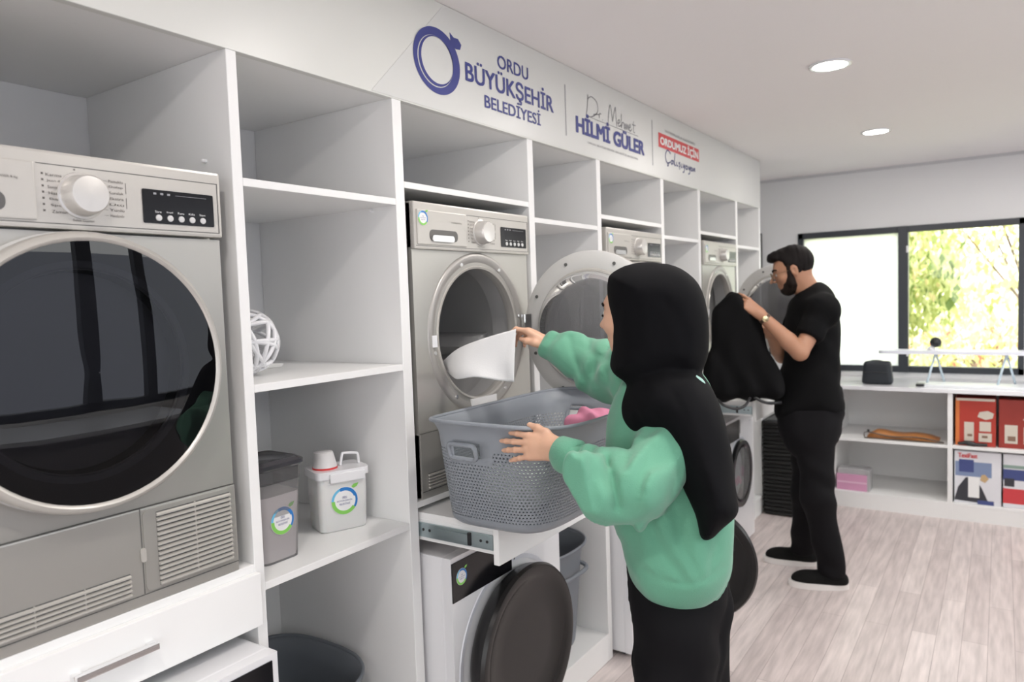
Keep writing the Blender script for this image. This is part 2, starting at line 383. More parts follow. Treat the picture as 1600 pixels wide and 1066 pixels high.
# ------------------------------------------------------------------ shelving wall
YU = [(.299, .335), (.975, 1.0006), (1.483, 1.519), (2.158, 2.194), (2.677, 2.712), (3.352, 3.387), (3.870, 3.906), (4.545, 4.580), (5.063, 5.10)]
ZF = 2.102; XD = -.59
shelf = thing('shelving_unit', 'white built-in shelving wall with open bays for stacked laundry machines', 'shelving', (0, 0, 0))
for a, b in [(-.38, -.34)] + YU:
    bm = NB(); box(bm, (XD, a, 0), (0, b, ZF), .0012, 1); obj('upright', bm, white, shelf)
bm = NB(); box(bm, (XD - .008, -.38, 0), (XD - .001, 5.10, ZF)); obj('back_panel', bm, white, shelf)
bm = NB(); box(bm, (XD, -.38, ZF), (-.001, 5.10, ZF + .018)); obj('top_board', bm, white, shelf)
bm = NB(); box(bm, (-.018, YF, ZF - .002), (.002, 5.10, ZC - .001), .001, 1); fo = obj('fascia', bm, fasc, shelf)
wide = [(.335, .975), (1.519, 2.158), (2.712, 3.352), (3.906, 4.545)]
narrow = [(-.34, .299), (1.0006, 1.483), (2.194, 2.677), (3.387, 3.870), (4.580, 5.063)]
pinm = mat('shelf_pin', (.9, .9, .9), .3)
for i, (a, b) in enumerate(narrow):
    for z in (1.8315, 1.377, .929):
        bm = NB(); box(bm, (XD, a, z - .018), (-.001, b, z), .001, 1); obj('shelf', bm, white, shelf)
    bm = NB(); box(bm, (XD, a, .10), (-.001, b, .118), .001, 1); obj('shelf', bm, white, shelf)
    bm = NB(); box(bm, (-.02, a, 0), (-.002, b, .10)); obj('plinth', bm, white, shelf)
for i, (a, b) in enumerate(wide):
    if i: bm = NB(); box(bm, (XD, a, 1.864), (-.001, b, 1.882), .001, 1); obj('shelf', bm, white, shelf)
    bm = NB(); box(bm, (XD, a, .962), (-.001, b, .980), .001, 1); obj('shelf', bm, white, shelf)
# pull-out shelf of each wide bay: slab, front with bar handle, steel runners
for i, ((a, b), out) in enumerate(zip(wide, (0.0, .262, .01, .27))):
    bm = NB(); box(bm, (-.5 + out, a + .012, .93), (-.004 + out, b - .012, .948), .0008, 1); dr = obj('drawer', bm, white, shelf)
    if out > .1:
        for y0, y1 in ((a + .012, a + .030), (b - .030, b - .012)):
            bm = NB(); box(bm, (-.5 + out, y0, .868), (-.004 + out, y1, .93), .0008, 1); obj('drawer_side', bm, white, dr)
        for y, s in ((a + .0115, -1), (b - .0115, 1)):
            bm = NB(); box(bm, (-.3, min(y, y + s * .006), .880), (out - .008, max(y, y + s * .006), .921), .002)
            box(bm, (.05, min(y + s * .005, y + s * .010), .889), (out * .68, max(y + s * .005, y + s * .010), .913), .003)
            box(bm, (out * .66, min(y + s * .004, y + s * .012), .884), (out * .70, max(y + s * .004, y + s * .012), .919), .002, mi=1)
            for xx in (.012, .035, out * .82, out * .9): lathe(bm, [(0, .004), (.0015, .004)], (xx, y + s * .006, .902), (0, s, 0), 12, mi=1)
            obj('drawer_runner', bm, [mat('zinc_runner', (.42, .50, .52), .3, metal=.8), blackpl], dr, smooth=30)
    x0 = out - .004
    yy0, yy1 = (a - .005, b + .005) if out < .1 else (a + .002, b - .002)
    bm = NB(); box(bm, (x0, yy0, .844), (x0 + .018, yy1, .962 if out < .1 else .950), .001, 1); obj('drawer_front', bm, edge_white, dr)
    if True:
        zc, yc = .905, (a + b) / 2 - .01
        if i == 0: zc, yc = .908, .655
        bm = NB(); box(bm, (x0 + .03, yc - .075, zc - .006), (x0 + .042, yc + .075, zc + .006), .0015)
        for y in (yc - .068, yc + .068): box(bm, (x0 + .017, y - .008, zc - .006), (x0 + .033, y + .008, zc + .006), .001)
        obj('handle', bm, chrome, dr)
# shelf pins showing on a bay side
bm = NB(); lathe(bm, [(0, .004), (.010, .004), (.012, .002)], (-.091, .975, 1.875), (0, -1, 0), 12); obj('shelf_pin', bm, pinm, shelf, smooth=40)
bm = NB(); lathe(bm, [(0, .004), (.010, .004), (.012, .002)], (-.09, 1.483, 1.805), (0, -1, 0), 12); obj('shelf_pin', bm, pinm, shelf, smooth=40)

# ------------------------------------------------------------------ sign on the fascia
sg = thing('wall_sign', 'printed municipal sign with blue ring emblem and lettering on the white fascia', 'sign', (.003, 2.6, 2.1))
XS = .0025
bm = NB(); prism(bm, [(1.405, 2.1045), (5.09, 2.1045), (5.09, 2.418), (1.72, 2.418)], (XS, 0, 0), Y3, Z3, X3 * .0008); obj('angled_sheet', bm, mat('angled_sheet_white', (.675, .68, .665), .35), sg)  # thin sheet, slightly darker than the fascia, with a diagonal left end
XT = XS + .0012
def ell2(cx, cy, rx, ry, n=60, tilt=0): return [(cx + rx * math.cos(t) * math.cos(tilt) - ry * math.sin(t) * math.sin(tilt), cy + rx * math.cos(t) * math.sin(tilt) + ry * math.sin(t) * math.cos(tilt)) for t in [2 * PI * i / n for i in range(n)]]
def annulus(bm, A, B, x, th=.0006, mi=0):
    n = len(A); a = [bm.verts.new((x + th, p[0], p[1])) for p in A]; b = [bm.verts.new((x + th, p[0], p[1])) for p in B]
    for i in range(n): bm.faces.new((b[i], a[i], a[(i + 1) % n], b[(i + 1) % n])).material_index = mi
bm = NB()
O1 = ell2(1.680, 2.246, .106, .095); I1 = ell2(1.672, 2.243, .080, .0735)
annulus(bm, O1, I1, XT)
O2 = ell2(1.682, 2.2475, .0795, .0700); I2 = ell2(1.685, 2.2495, .0720, .0665)
annulus(bm, ell2(1.6745, 2.2445, .0775, .0715), ell2(1.681, 2.248, .0725, .0665), XT)
prism(bm, [(1.745, 2.318), (1.742, 2.345), (1.760, 2.335), (1.782, 2.336), (1.797, 2.322), (1.790, 2.306), (1.768, 2.303)], (XT, 0, 0), Y3, Z3, X3 * .0006)
o = obj('ring_emblem', bm, navy, sg); o['label'] = 'dark blue ring emblem with a small leaf'
text('lettering', 'ORDU', navy, sg, (XT, 1.987, 2.300), Y3, Z3, .185, .043, fat=.0015)
text('lettering', 'BÜYÜKŞEHİR', navy, sg, (XT, 1.812, 2.205), Y3, Z3, .525, .090, fat=.0035)
text('lettering', 'BELEDİYESİ', navy, sg, (XT, 1.908, 2.158), Y3, Z3, .337, .052, fat=.002)
for y, z0, z1 in ((2.428, 2.155, 2.344), (3.25, 2.15, 2.36)):
    bm = NB(); box(bm, (XT, y, z0), (XT + .0006, y + .006, z1)); obj('divider_line', bm, greyprint, sg)
def script(strokes, y0, z0, w, h, r, material, name='script_lettering'):
    bm = NB()
    for st in strokes:
        pts = crs([(XT + .0008, y0 + p[0] * w, z0 + p[1] * h) for p in st], 5)
        for a, b in zip(pts[:-1], pts[1:]):
            d = (b - a); L = np.linalg.norm(d)
            if L < 1e-6: continue
            nrm = np.array([0, -d[2], d[1]]) / L * r
            q = [a + nrm - d * .1, a - nrm - d * .1, b - nrm + d * .1, b + nrm + d * .1]
            bm.faces.new([bm.verts.new(v) for v in q])
    bmesh.ops.recalc_face_normals(bm, faces=bm.faces)
    o = obj(name, bm, material, sg); return o
dr_ = [[(.03, .98), (.01, .3), (.0, .05), (.08, .0), (.20, .35), (.19, .8), (.09, .95), (.02, .75)], [(.12, .15), (.22, .25), (.23, .1), (.235, .3), (.27, .33)], [(.29, .05), (.295, .09)]]
meh = [[(.40, .0), (.42, .6), (.45, .95), (.48, .5), (.49, .2), (.52, .6), (.555, .95), (.565, .4), (.58, .02)],
       [(.60, .2), (.64, .3), (.63, .42), (.60, .3), (.62, .08), (.67, .2)], [(.68, .75), (.67, .05), (.70, .35), (.73, .3), (.735, .05)], [(.75, .35), (.755, .05), (.78, .36), (.79, .08), (.815, .36), (.825, .08)],
       [(.84, .22), (.875, .3), (.865, .42), (.84, .25), (.86, .06), (.90, .2)], [(.945, .65), (.94, .1), (.97, .1)], [(.91, .45), (.99, .47)]]
script(dr_ + meh, 2.60, 2.262, .47, .085, .0022, greyprint)
bm = NB(); box(bm, (XT, 2.60, 2.258), (XT + .0006, 3.09, 2.260)); obj('underline', bm, greyprint, sg)
text('lettering', 'HİLMİ GÜLER', navy, sg, (XT, 2.508, 2.180), Y3, Z3, .640, .080, fat=.009)
text('lettering', 'ORDU BÜYÜKŞEHİR BELEDİYE BAŞKANI', greyprint, sg, (XT, 2.60, 2.149), Y3, Z3, .48, .014)
bm = NB(); prism(bm, [(3.328, 2.250), (3.888, 2.250), (3.888, 2.318), (3.328, 2.318)], (XT, 0, 0), Y3, Z3, X3 * .0006); o = obj('red_banner', bm, redprint, sg)
text('lettering', 'ORDUMUZ İÇİN', whiteprint, sg, (XT + .001, 3.345, 2.2545), Y3, Z3, .520, .056, fat=.005)
text('lettering', 'YATIRIMLARLA KALKINAN', greyprint, sg, (XT, 3.405, 2.330), Y3, Z3, .42, .014)
cal = [[(.16, .85), (.06, .98), (.0, .6), (.05, .25), (.15, .35)], [(.07, .22), (.09, .12), (.05, .08)], [(.22, .5), (.17, .4), (.2, .25), (.24, .5), (.26, .28)], [(.30, .95), (.28, .3), (.32, .28)],
       [(.35, .5), (.35, .28), (.39, .3)], [(.46, .52), (.42, .48), (.46, .35), (.42, .25)], [(.44, .2), (.45, .1)], [(.50, .5), (.50, .28), (.53, .3)], [(.56, .52), (.58, .3), (.62, .52), (.60, .1), (.55, .0)],
       [(.68, .5), (.65, .38), (.68, .26), (.72, .38), (.68, .5)], [(.75, .52), (.77, .3), (.81, .52), (.79, .1), (.74, .02)], [(.85, .5), (.83, .36), (.87, .27), (.89, .4), (.85, .5)], [(.92, .52), (.93, .28), (.97, .52), (.98, .28)]]
script(cal, 3.41, 2.165, .42, .085, .0035, navy)

# ------------------------------------------------------------------ tumble dryers (origin: foot of the front, middle)
DC = (.008, .462)       # door centre y, z
def make_dryer(loc, label, opened, stick=True):
    t = thing('tumble_dryer', label, 'tumble dryer', loc, 'silver tumble dryers above the washers')
    P = lambda n, bm, m, par=t, sm=None: obj(n, bm, m, par, True, sm)
    bm = NB(); cy, cz = DC
    box(bm, (-.57, -.297, .0), (-.03, .297, .85), .008); plate_with_hole(bm, -.03, 0, -.297, .297, .19, .712, cy, cz, .205)
    if opened:
        for f in [f for f in bm.faces if f.calc_center_median().x > -.035 and f.calc_center_median().x < -.029 and False]: bm.faces.remove(f)
    P('body', bm, silver)
    if opened:      # the body block is replaced by walls so the drum is really hollow
        b = t.children[0] if t.children else None
        o = [c for c in COL.objects if c.parent == t][0]; me = o.data
        bm = NB()
        for lo, hi in (((-.57, -.297, 0), (-.55, .297, .85)), ((-.55, -.297, 0), (-.03, -.285, .85)), ((-.55, .285, 0), (-.03, .297, .85)), ((-.55, -.285, .835), (-.0, .285, .85)), ((-.55, -.285, 0), (-.03, .285, .012))): box(bm, lo, hi)
        box(bm, (-.03, -.297, 0), (-.002, .297, .19)); box(bm, (-.03, -.297, .712), (-.002, .297, .85))
        plate_with_hole(bm, -.03, 0, -.297, .297, .19, .712, cy, cz, .205); bm.to_mesh(me); bm.free()
        bm = NB(); lathe(bm, [(-.03, .207), (-.10, .213), (-.12, .25), (-.50, .25)], (0, cy, cz), (1, 0, 0), 56, cap0=False, cap1=False); P('drum', bm, darkdrum, sm=50)
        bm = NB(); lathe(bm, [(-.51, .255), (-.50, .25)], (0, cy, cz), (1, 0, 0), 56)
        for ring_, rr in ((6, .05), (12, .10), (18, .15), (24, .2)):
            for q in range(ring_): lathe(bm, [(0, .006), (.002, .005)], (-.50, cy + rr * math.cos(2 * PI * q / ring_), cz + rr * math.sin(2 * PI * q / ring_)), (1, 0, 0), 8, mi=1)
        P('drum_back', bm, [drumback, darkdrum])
        for q in range(3):
            bm = NB(); a = PI / 2 + .3 + q * 2 * PI / 3; c = Vector((0, math.cos(a), math.sin(a))); s_ = Vector((0, -math.sin(a), math.cos(a)))
            prism(bm, [(-.045, 0), (.045, 0), (.018, .05), (-.018, .05)], Vector((-.49, cy, cz)) + c * .25, s_, -c, X3 * .34); P('drum_paddle', bm, mat('paddle_grey', (.45, .45, .45), .4))
        # pressed ring round the opening with its seal and screws
        bm = NB(); lathe(bm, [(0, .252), (.004, .248), (.006, .240), (-.004, .210), (-.02, .203), (-.03, .203), (-.01, .252)], (0, cy, cz), (1, 0, 0), 64, closed=True); P('opening_ring', bm, ringgrey, sm=50)
        bm = NB(); lathe(bm, [(-.004, .213), (.004, .209), (.002, .203), (-.014, .203)], (0, cy, cz), (1, 0, 0), 64, closed=True); P('door_seal', bm, silver_lt, sm=60)
        bm = NB()
        for a in (1.05, 1.95, 3.35, 4.1, .2, 5.3): lathe(bm, [(0, .007), (.003, .006), (.003, .001)], (.003, cy + .229 * math.cos(a), cz + .229 * math.sin(a)), (1, 0, 0), 12)
        P('screw', bm, chrome, sm=40)
        bm = NB(); box(bm, (.003, cy - .238, cz - .03), (.007, cy - .216, cz + .005), .001); P('door_latch', bm, whiteen)
        bm = NB(); box(bm, (.0, cy - .06, cz - .235), (.006, cy + .075, cz - .205), .001); P('type_plate', bm, whiteprint)
        bm = NB(); box(bm, (.0, cy - .145, .195), (.022, cy + .11, .222), .006); P('lint_filter_lip', bm, silver)
    else:
        bm = NB(); lathe(bm, [(-.03, .207), (-.10, .213), (-.12, .25), (-.26, .25), (-.26, .001)], (0, cy, cz), (1, 0, 0), 48, cap0=False, cap1=False); P('drum', bm, darkdrum, sm=50)
    # door
    if opened:
        d = bpy.data.objects.new('door', None); COL.objects.link(d); d.parent = t; d.location = (.022, cy + .245, cz); d.rotation_euler = (0, 0, math.radians(90)); WL[d.name] = Vector()
        par = d; oy, oz, ox = -.245, 0, 0
    else:
        d = bpy.data.objects.new('door', None); COL.objects.link(d); d.parent = t; d.location = (0.003, 0, 0); WL[d.name] = Vector()
        par = d; oy, oz, ox = cy, cz, 0
    # local door: front to +x when closed; a ring with a domed smoked glass and a glass bowl behind
    bm = NB(); lathe(bm, [(.004, .246), (.030, .250), (.044, .246), (.050, .238), (.048, .234), (.042, .231), (.004, .20)], (ox, oy, oz), (1, 0, 0), 72, closed=True); P('door_ring', bm, silver_lt, par, 50)
    bm = NB(); lathe(bm, [(.045, .232), (.0465, .20), (.048, .15), (.049, .08), (.0495, .001)], (ox, oy, oz), (1, 0, 0), 72, cap0=False, cap1=False)
    P('door_glass', bm, glass_smoke, par, 60)
    bm = NB(); lathe(bm, [(.002, .252), (-.004, .246), (-.006, .20), (-.001, .186), (.003, .188)], (ox, oy, oz), (1, 0, 0), 72, closed=True)
    for a in (.5, 1.2, 2.0, 2.7, 3.9, 4.4, 5.2, 5.9): lathe(bm, [(0, .006), (.003, .005)], (ox - .006, oy + .225 * math.cos(a), oz + .225 * math.sin(a)), (-1, 0, 0), 10, mi=1)
    P('door_inner_ring', bm, [mat('inner_ring_grey', (.60, .595, .58), .38), silver_dk], par, 50)
    bm = NB(); lathe(bm, [(.0, .187), (-.03, .182), (-.055, .165), (-.066, .13), (-.070, .07), (-.071, .001)], (ox, oy, oz), (1, 0, 0), 64, cap0=False, cap1=False); P('door_bowl', bm, glass_bowl, par, 60)
    bm = NB(); lathe(bm, [(-.002, .196), (-.010, .192), (-.010, .186), (-.002, .184)], (ox, oy, oz), (1, 0, 0), 64, closed=True); P('bowl_rim', bm, silver_lt, par, 50)
    if opened:
        bm = NB()
        for z in (-.035, .035): lathe(bm, [(-.014, .009), (.014, .009)], (ox - .01, .0, z), (0, 0, 1), 16)
        box(bm, (-.016, -.03, -.05), (-.008, .012, .05), .002); P('hinge', bm, chrome, par, 40)
    # control fascia
    bm = NB(); box(bm, (-.02, -.297, .716), (.012, .297, .850), .005); cp = P('control_panel', bm, silver_lt)
    bm = NB(); box(bm, (.011, -.29, .7245), (.0128, .29, .7258)); box(bm, (.011, -.054, .826), (.0128, .29, .8273)); box(bm, (.011, .2885, .7245), (.0128, .29, .827)); P('panel_groove_shadow', bm, silver_dk, cp)
    bm = NB(); box(bm, (.0, -.286, .729), (.016, -.058, .828), .003); td = P('water_tank_drawer', bm, silver_lt)
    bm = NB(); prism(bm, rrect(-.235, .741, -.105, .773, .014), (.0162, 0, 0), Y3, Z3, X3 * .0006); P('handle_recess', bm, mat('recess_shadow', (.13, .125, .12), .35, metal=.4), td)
    bm = NB(); prism(bm, rrect(-.228, .739, -.128, .757, .008), (.0165, 0, 0), Y3, Z3, X3 * .006); P('drawer_handle', bm, mat('bright_pull', (.62, .62, .62), .2, metal=.8), td)
    text('lettering', 'CONDENSER 8 kg', inkgrey, td, (.0165, -.135, .795), Y3, Z3, .05, .005, True)
    bm = NB(); lathe(bm, [(.011, .042), (.014, .041), (.015, .037), (.042, .034), (.046, .031), (.047, .001)], (0, .018, .777), (1, 0, 0), 56)
    P('dial', bm, mat('dial_silver', (.66, .64, .61), .22, metal=.4), cp, 35)
    bm = NB(); prism(bm, rrect(.128, .737, .278, .802, .003), (.0122, 0, 0), Y3, Z3, X3 * .0015); dp = P('display', bm, blackgl)
    for q in range(5):
        bm = NB(); lathe(bm, [(0, .0062), (.002, .0060), (.0025, .004)], (.0137, .158 + q * .0235, .748), (1, 0, 0), 20); P('button', bm, mat('button_grey', (.62, .62, .62), .35), dp, 40)
        text('lettering', ['Süre', 'Sinyal', 'Kuru', 'Kilit', 'Start'][q], whiteprint, dp, (.0137, .151 + q * .0235, .7575), Y3, Z3, .013, .004, True)
    bm = NB(); box(bm, (.0137, .195, .7935), (.0141, .262, .7942)); 
    for q in range(3): box(bm, (.0137, .150 + q * .014, .7925), (.0141, .156 + q * .014, .7965))
    P('display_marks', bm, greyprint, dp)
    L_ = ['Karma', 'Jean 40', 'Sentetik', 'Hassas', 'Ekspres', 'Spor', 'Zaman']; R_ = ['Pamuklu', 'Dolap', 'Kuruluk', 'Ekstra', 'Ütü', 'Yünlü', 'Havalandır']
    for q in range(7):
        z = .806 - q * .0105
        text('lettering', L_[q], inkgrey, cp, (.0124, -.040 + .001 * q, z), Y3, Z3, .026, .005, True)
        text('lettering', R_[q], inkgrey, cp, (.0124, .066, z), Y3, Z3, .026, .005, True)
    bm = NB()
    for q in range(7):
        z = .808 - q * .0105
        box(bm, (.0121, -.047, z), (.0124, -.0435, z + .0035)); box(bm, (.0121, -.011, z), (.0124, -.026 + .004 * abs(3 - q) + .012, z + .0004)); box(bm, (.0121, .056, z), (.0124, .063, z + .0004))
    box(bm, (.0121, .097, .788), (.0124, .098, .808)); box(bm, (.0121, .097, .760), (.0124, .098, .78)); lathe(bm, [(.0121, .0017), (.0124, .0017)], (0, .008, .823 - .001), (1, 0, 0), 10)
    P('panel_marks', bm, inkgrey, cp)
    text('lettering', 'Bebek Giysileri', inkgrey, cp, (.0124, .0, .7295), Y3, Z3, .036, .0055, True)
    if stick: sticker(td, (.0165, -.262, .803), Y3, Z3, .021, True)
    # kick panel, left flap and right grille cover
    bm = NB(); box(bm, (-.02, -.297, .0), (.004, .297, .188), .003); kp = P('kick_panel', bm, silver)
    bm = NB(); box(bm, (.0036, -.296, .1885), (.0048, .296, .1900)); box(bm, (.0036, .0875, .022), (.0048, .0889, .188)); box(bm, (.0036, -.296, .0195), (.0048, .296, .0212)); P('panel_gap_shadow', bm, silver_dk, kp)
    bm = NB(); prism(bm, rrect(.092, .024, .286, .184, .012), (.004, 0, 0), Y3, Z3, X3 * .003); gc = P('grille_cover', bm, silver, kp)
    def louver(y0, y1, z0, z1, n, x):
        bm = NB(); box(bm, (x - .0005, y0, z0), (x + .0006, y1, z1), mi=1); h = (z1 - z0) / n
        for q in range(n):
            z = z0 + q * h; prism(bm, [(0, z + h * .08), (.006, z + h * .18), (.006, z + h * .55), (0, z + h * .80)], (x, y0, 0), X3, Z3, Y3 * (y1 - y0))
        for yy in ([y0 + (y1 - y0) * .5] if y1 - y0 < .2 else [y0 + (y1 - y0) * f for f in (.25, .5, .75)]): box(bm, (x, yy - .001, z0), (x + .004, yy + .001, z1))
        return bm
    P('grille', louver(.118, .280, .030, .176, 15, .0072), [silver_lt, silver_dk], kp)
    P('grille', louver(-.270, .062, .026, .070, 5, .0045), [silver_lt, silver_dk], kp)
    bm = NB(); prism(bm, rrect(.084, .085, .094, .112, .004), (.005, 0, 0), Y3, Z3, X3 * .004); P('cover_catch', bm, silver_lt, kp)
    return t
make_dryer((-.004, .640, .981), 'large silver tumble dryer nearest the camera with its round door closed', False, False)
make_dryer((-.004, 1.8385, .981), 'silver tumble dryer with open door and white cloth in its drum', True)
make_dryer((-.004, 3.032, .981), 'silver tumble dryer mostly hidden behind the black headscarf', False)
make_dryer((-.004, 4.2255, .981), 'silver tumble dryer with open door by the man in black', True)

# ------------------------------------------------------------------ washing machines
def make_washer(loc, label, style, door='closed', h=.82, stick=True, R=None, wide_panel=False):
    t = thing('washing_machine', label, 'washing machine', loc, 'white washing machines under the dryers')
    P = lambda n, bm, m, par=t, sm=None: obj(n, bm, m, par, True, sm)
    cy, cz, R = 0, (.455 if style == 'big' else .465), R or (.262 if style == 'big' else .20)
    bm = NB(); box(bm, (-.52, -.298, .02), (-.03, .298, h), .006); plate_with_hole(bm, -.03, 0, -.298, .298, .02, h, cy, cz, .17); P('body', bm, whiteen)
    bm = NB()
    for y in (-.25, .25):
        for x in (-.46, -.05): lathe(bm, [(0, .022), (.02, .018)], (x, y, 0), (0, 0, 1), 16)
    P('foot', bm, blackpl, sm=40)
    bm = NB(); box(bm, (-.001, -.12 if wide_panel else -.296, h - .128), (.003, .283 if wide_panel else -.0, h - .014), .001); dp = P('control_display', bm, blackgl)
    bm = NB(); box(bm, (.001, -.14 if wide_panel else .012, h - .10), (.0032, -.135 if wide_panel else .017, h - .02)); P('drawer_gap_shadow', bm, silver_dk)
    if not wide_panel: text('lettering', 'inverter', greyprint, t, (.001, .20, h - .06), Y3, Z3, .045, .012, True)
    if stick: sticker(dp, (.0034, -.255, h - .062), Y3, Z3, .024, True)
    bm = NB(); lathe(bm, [(-.02, .17), (-.16, .20), (-.28, .20), (-.28, .001)], (0, cy, cz), (1, 0, 0), 48, cap0=False, cap1=False); P('drum', bm, darkdrum, sm=50)
    bm = NB(); lathe(bm, [(.004, .20), (.004, .165), (-.03, .15), (-.04, .172)], (0, cy, cz), (1, 0, 0), 48, closed=True); P('gasket', bm, mat('rubber_gasket', (.10, .10, .105), .6), sm=50)
    bm = NB(); lathe(bm, [(.0, R + .018), (.003, R + .016), (.002, R + .002)], (0, cy, cz), (1, 0, 0), 64, cap0=False, cap1=False); P('door_surround', bm, mat('surround_grey', (.66, .67, .72), .3), sm=50)
    d = bpy.data.objects.new('door', None); COL.objects.link(d); d.parent = t; WL[d.name] = Vector()
    if door == 'closed': d.location = (.006, 0, cz); oy = 0
    else: d.location = (.03, -R + .012, cz); d.rotation_euler = (0, 0, math.radians(-80)); oy = R - .012
    if style == 'big':
        bm = NB(); lathe(bm, [(.0, R * .90), (.02, R * .97), (.055, R), (.066, R - .006), (.068, R - .02), (.060, R * .84), (.048, R * .76), (.046, R * .5), (.046, .001)], (0, oy, 0), (1, 0, 0), 72, cap1=False)
        P('door_disc', bm, blackdoor, d, 40)
    else:
        bm = NB(); lathe(bm, [(.0, R * .96), (.008, R), (.016, R - .004), (.018, R - .02), (.014, R * .78), (.004, R * .72)], (0, oy, 0), (1, 0, 0), 64, closed=True); P('door_ring', bm, blackgl, d, 40)
        bm = NB(); lathe(bm, [(.012, R * .77), (.016, R * .5), (.018, .001)], (0, oy, 0), (1, 0, 0), 64, cap0=False, cap1=False); P('door_glass', bm, glass_bowl, d, 50)
    if door != 'closed':
        bm = NB(); lathe(bm, [(.0, .165), (-.04, .15), (-.055, .11), (-.06, .001)], (0, oy, 0), (1, 0, 0), 48, cap0=False, cap1=False); P('door_bowl', bm, glass_bowl, d, 50)
        bm = NB(); box(bm, (-.012, -.012, -.04), (.004, .02, .04), .002); P('hinge', bm, chrome, d)
    return t
make_washer((.092, .655, 0), 'white washing machine in the bottom left corner under the nearest dryer', 'big', h=.815, stick=False, wide_panel=True)
make_washer((.092, 1.84, 0), 'white washing machine with large black round door below the woven basket', 'big', h=.822)
make_washer((.080, 3.032, 0), 'white washing machine behind the person in green with its black door swung open', 'big', door='open', h=.822, stick=False, R=.242)
make_washer((.085, 4.26, 0), 'white washing machine next to the black wicker hamper with pink laundry inside', 'small', h=.80, stick=False)
bm = NB()
for q in range(7): 
    g = bmesh.ops.create_icosphere(bm, subdivisions=3, radius=.07)
    c = Vector((.0 - .03 * (q % 2), 4.27 + .05 * (q - 3), .37 + .03 * (q % 3)))
    for v in g['verts']: v.co = c + Vector((v.co.x, v.co.y * 1.2, v.co.z * .6)) * (1 + .12 * math.sin(v.co.y * 90 + q) * math.sin(v.co.z * 110))
tag(obj('laundry', bm, pinkm, smooth=180), 'pink laundry behind the glass of the farthest washing machine', 'laundry')

# ------------------------------------------------------------------ baskets and containers
def sq(a, b, n, e=3.2):
    o = []
    for i in range(n):
        t = 2 * PI * i / n; c, s = math.cos(t), math.sin(t)
        o.append((a * math.copysign(abs(c) ** (2 / e), c), b * math.copysign(abs(s) ** (2 / e), s)))
    return o
def basket(name, label, cat, base, rimc, top, bot, h, m_w, m_p, holes=True, group=None, wall=.004, e=3.4, hw=.042, hoff=0.0, faces_=(1, -1)):
    """open tapered tub: base/rimc = bottom and rim centre (x,y,z), bot/top = half sizes"""
    t = thing(name, label, cat, base, group); n = 200; K = 36; loops = []
    for k_ in range(K + 1):
        f = k_ / K; g = f ** .9; flare = .014 * max(0, (f - .86) / .14) ** 2
        cx, cy = base[0] + (rimc[0] - base[0]) * g, base[1] + (rimc[1] - base[1]) * g
        a, b = bot[0] + (top[0] - bot[0]) * g + flare, bot[1] + (top[1] - bot[1]) * g + flare
        if f < .04: a -= .01 * (1 - f / .04); b -= .01 * (1 - f / .04)
        loops.append([(cx + p[0], cy + p[1], base[2] + h * f + (.012 * (abs(math.sin(2 * PI * i / n)) ** 2) * f ** 4)) for i, p in enumerate(sq(a, b, n, e))])
    bm = NB(); uvl = bm.loops.layers.uv.new('weave'); R = [[bm.verts.new(p) for p in l] for l in loops]
    per = [0]; mid = loops[K // 2]
    for i in range(n): per.append(per[-1] + math.dist(mid[i], mid[(i + 1) % n]))
    hz0, hz1 = .70 * h, .82 * h
    for k_ in range(K):
        for i in range(n):
            j = (i + 1) % n; p = mid[i]; ax = p[0] - (base[0] + rimc[0]) / 2; ay = p[1] - (base[1] + rimc[1]) / 2; zz = h * (k_ + .5) / K
            if holes and hz0 < zz < hz1 and abs(ax - hoff) < hw and (ay < 0 or True) and abs(ay) > .5 * (top[1]): continue
            f = bm.faces.new((R[k_][i], R[k_][j], R[k_ + 1][j], R[k_ + 1][i]))
            for lp, (u, v) in zip(f.loops, ((per[i], k_), (per[i + 1], k_), (per[i + 1], k_ + 1), (per[i], k_ + 1))): lp[uvl].uv = (u, v * h / K)
            zc = (k_ + .5) / K * h
            near = holes and hz0 - .014 < zz < hz1 + .014 and abs(ax - hoff) < hw + .014 and abs(ay) > .5 * top[1]
            f.material_index = 1 if near else 0
    bm.faces.new(list(reversed(R[0]))).material_index = 1
    o = obj('tub', bm, [m_w, m_p], t, smooth=50)
    so_ = o.modifiers.new('s', 'SOLIDIFY'); so_.thickness = wall; so_.offset = -1
    bm = NB(); rim = loops[-1]; tube(bm, [(p[0], p[1], p[2]) for p in rim[::2]], .0055, 8, closed=True); obj('rim', bm, m_p, t, smooth=180)
    if holes:
        for s in faces_:
            bm = NB(); pts = []
            for (u, v) in rrect(-hw - .002, hz0 - .002, hw + .002, hz1 + .002, .012, 5):
                f = v / h; g = f ** .9; cx = base[0] + (rimc[0] - base[0]) * g; cy = base[1] + (rimc[1] - base[1]) * g
                a = bot[0] + (top[0] - bot[0]) * g; b = bot[1] + (top[1] - bot[1]) * g; X = (base[0] + rimc[0]) / 2 - cx + u + hoff
                yy = b * max(0, 1 - abs(X / a) ** e) ** (1 / e); pts.append((cx + X, cy + s * yy, base[2] + v))
            tube(bm, pts, .006, 8, closed=True); obj('handle_rim', bm, m_p, t, smooth=180)
    return t
basket('laundry_basket', 'grey woven plastic laundry basket resting on the pulled-out shelf', 'laundry basket', (.262, 1.725, .9485), (.308, 1.738, 1.24), (.200, .332), (.165, .232), .285, basketm, basketplain, hoff=-.045, e=4.2, wall=.003)
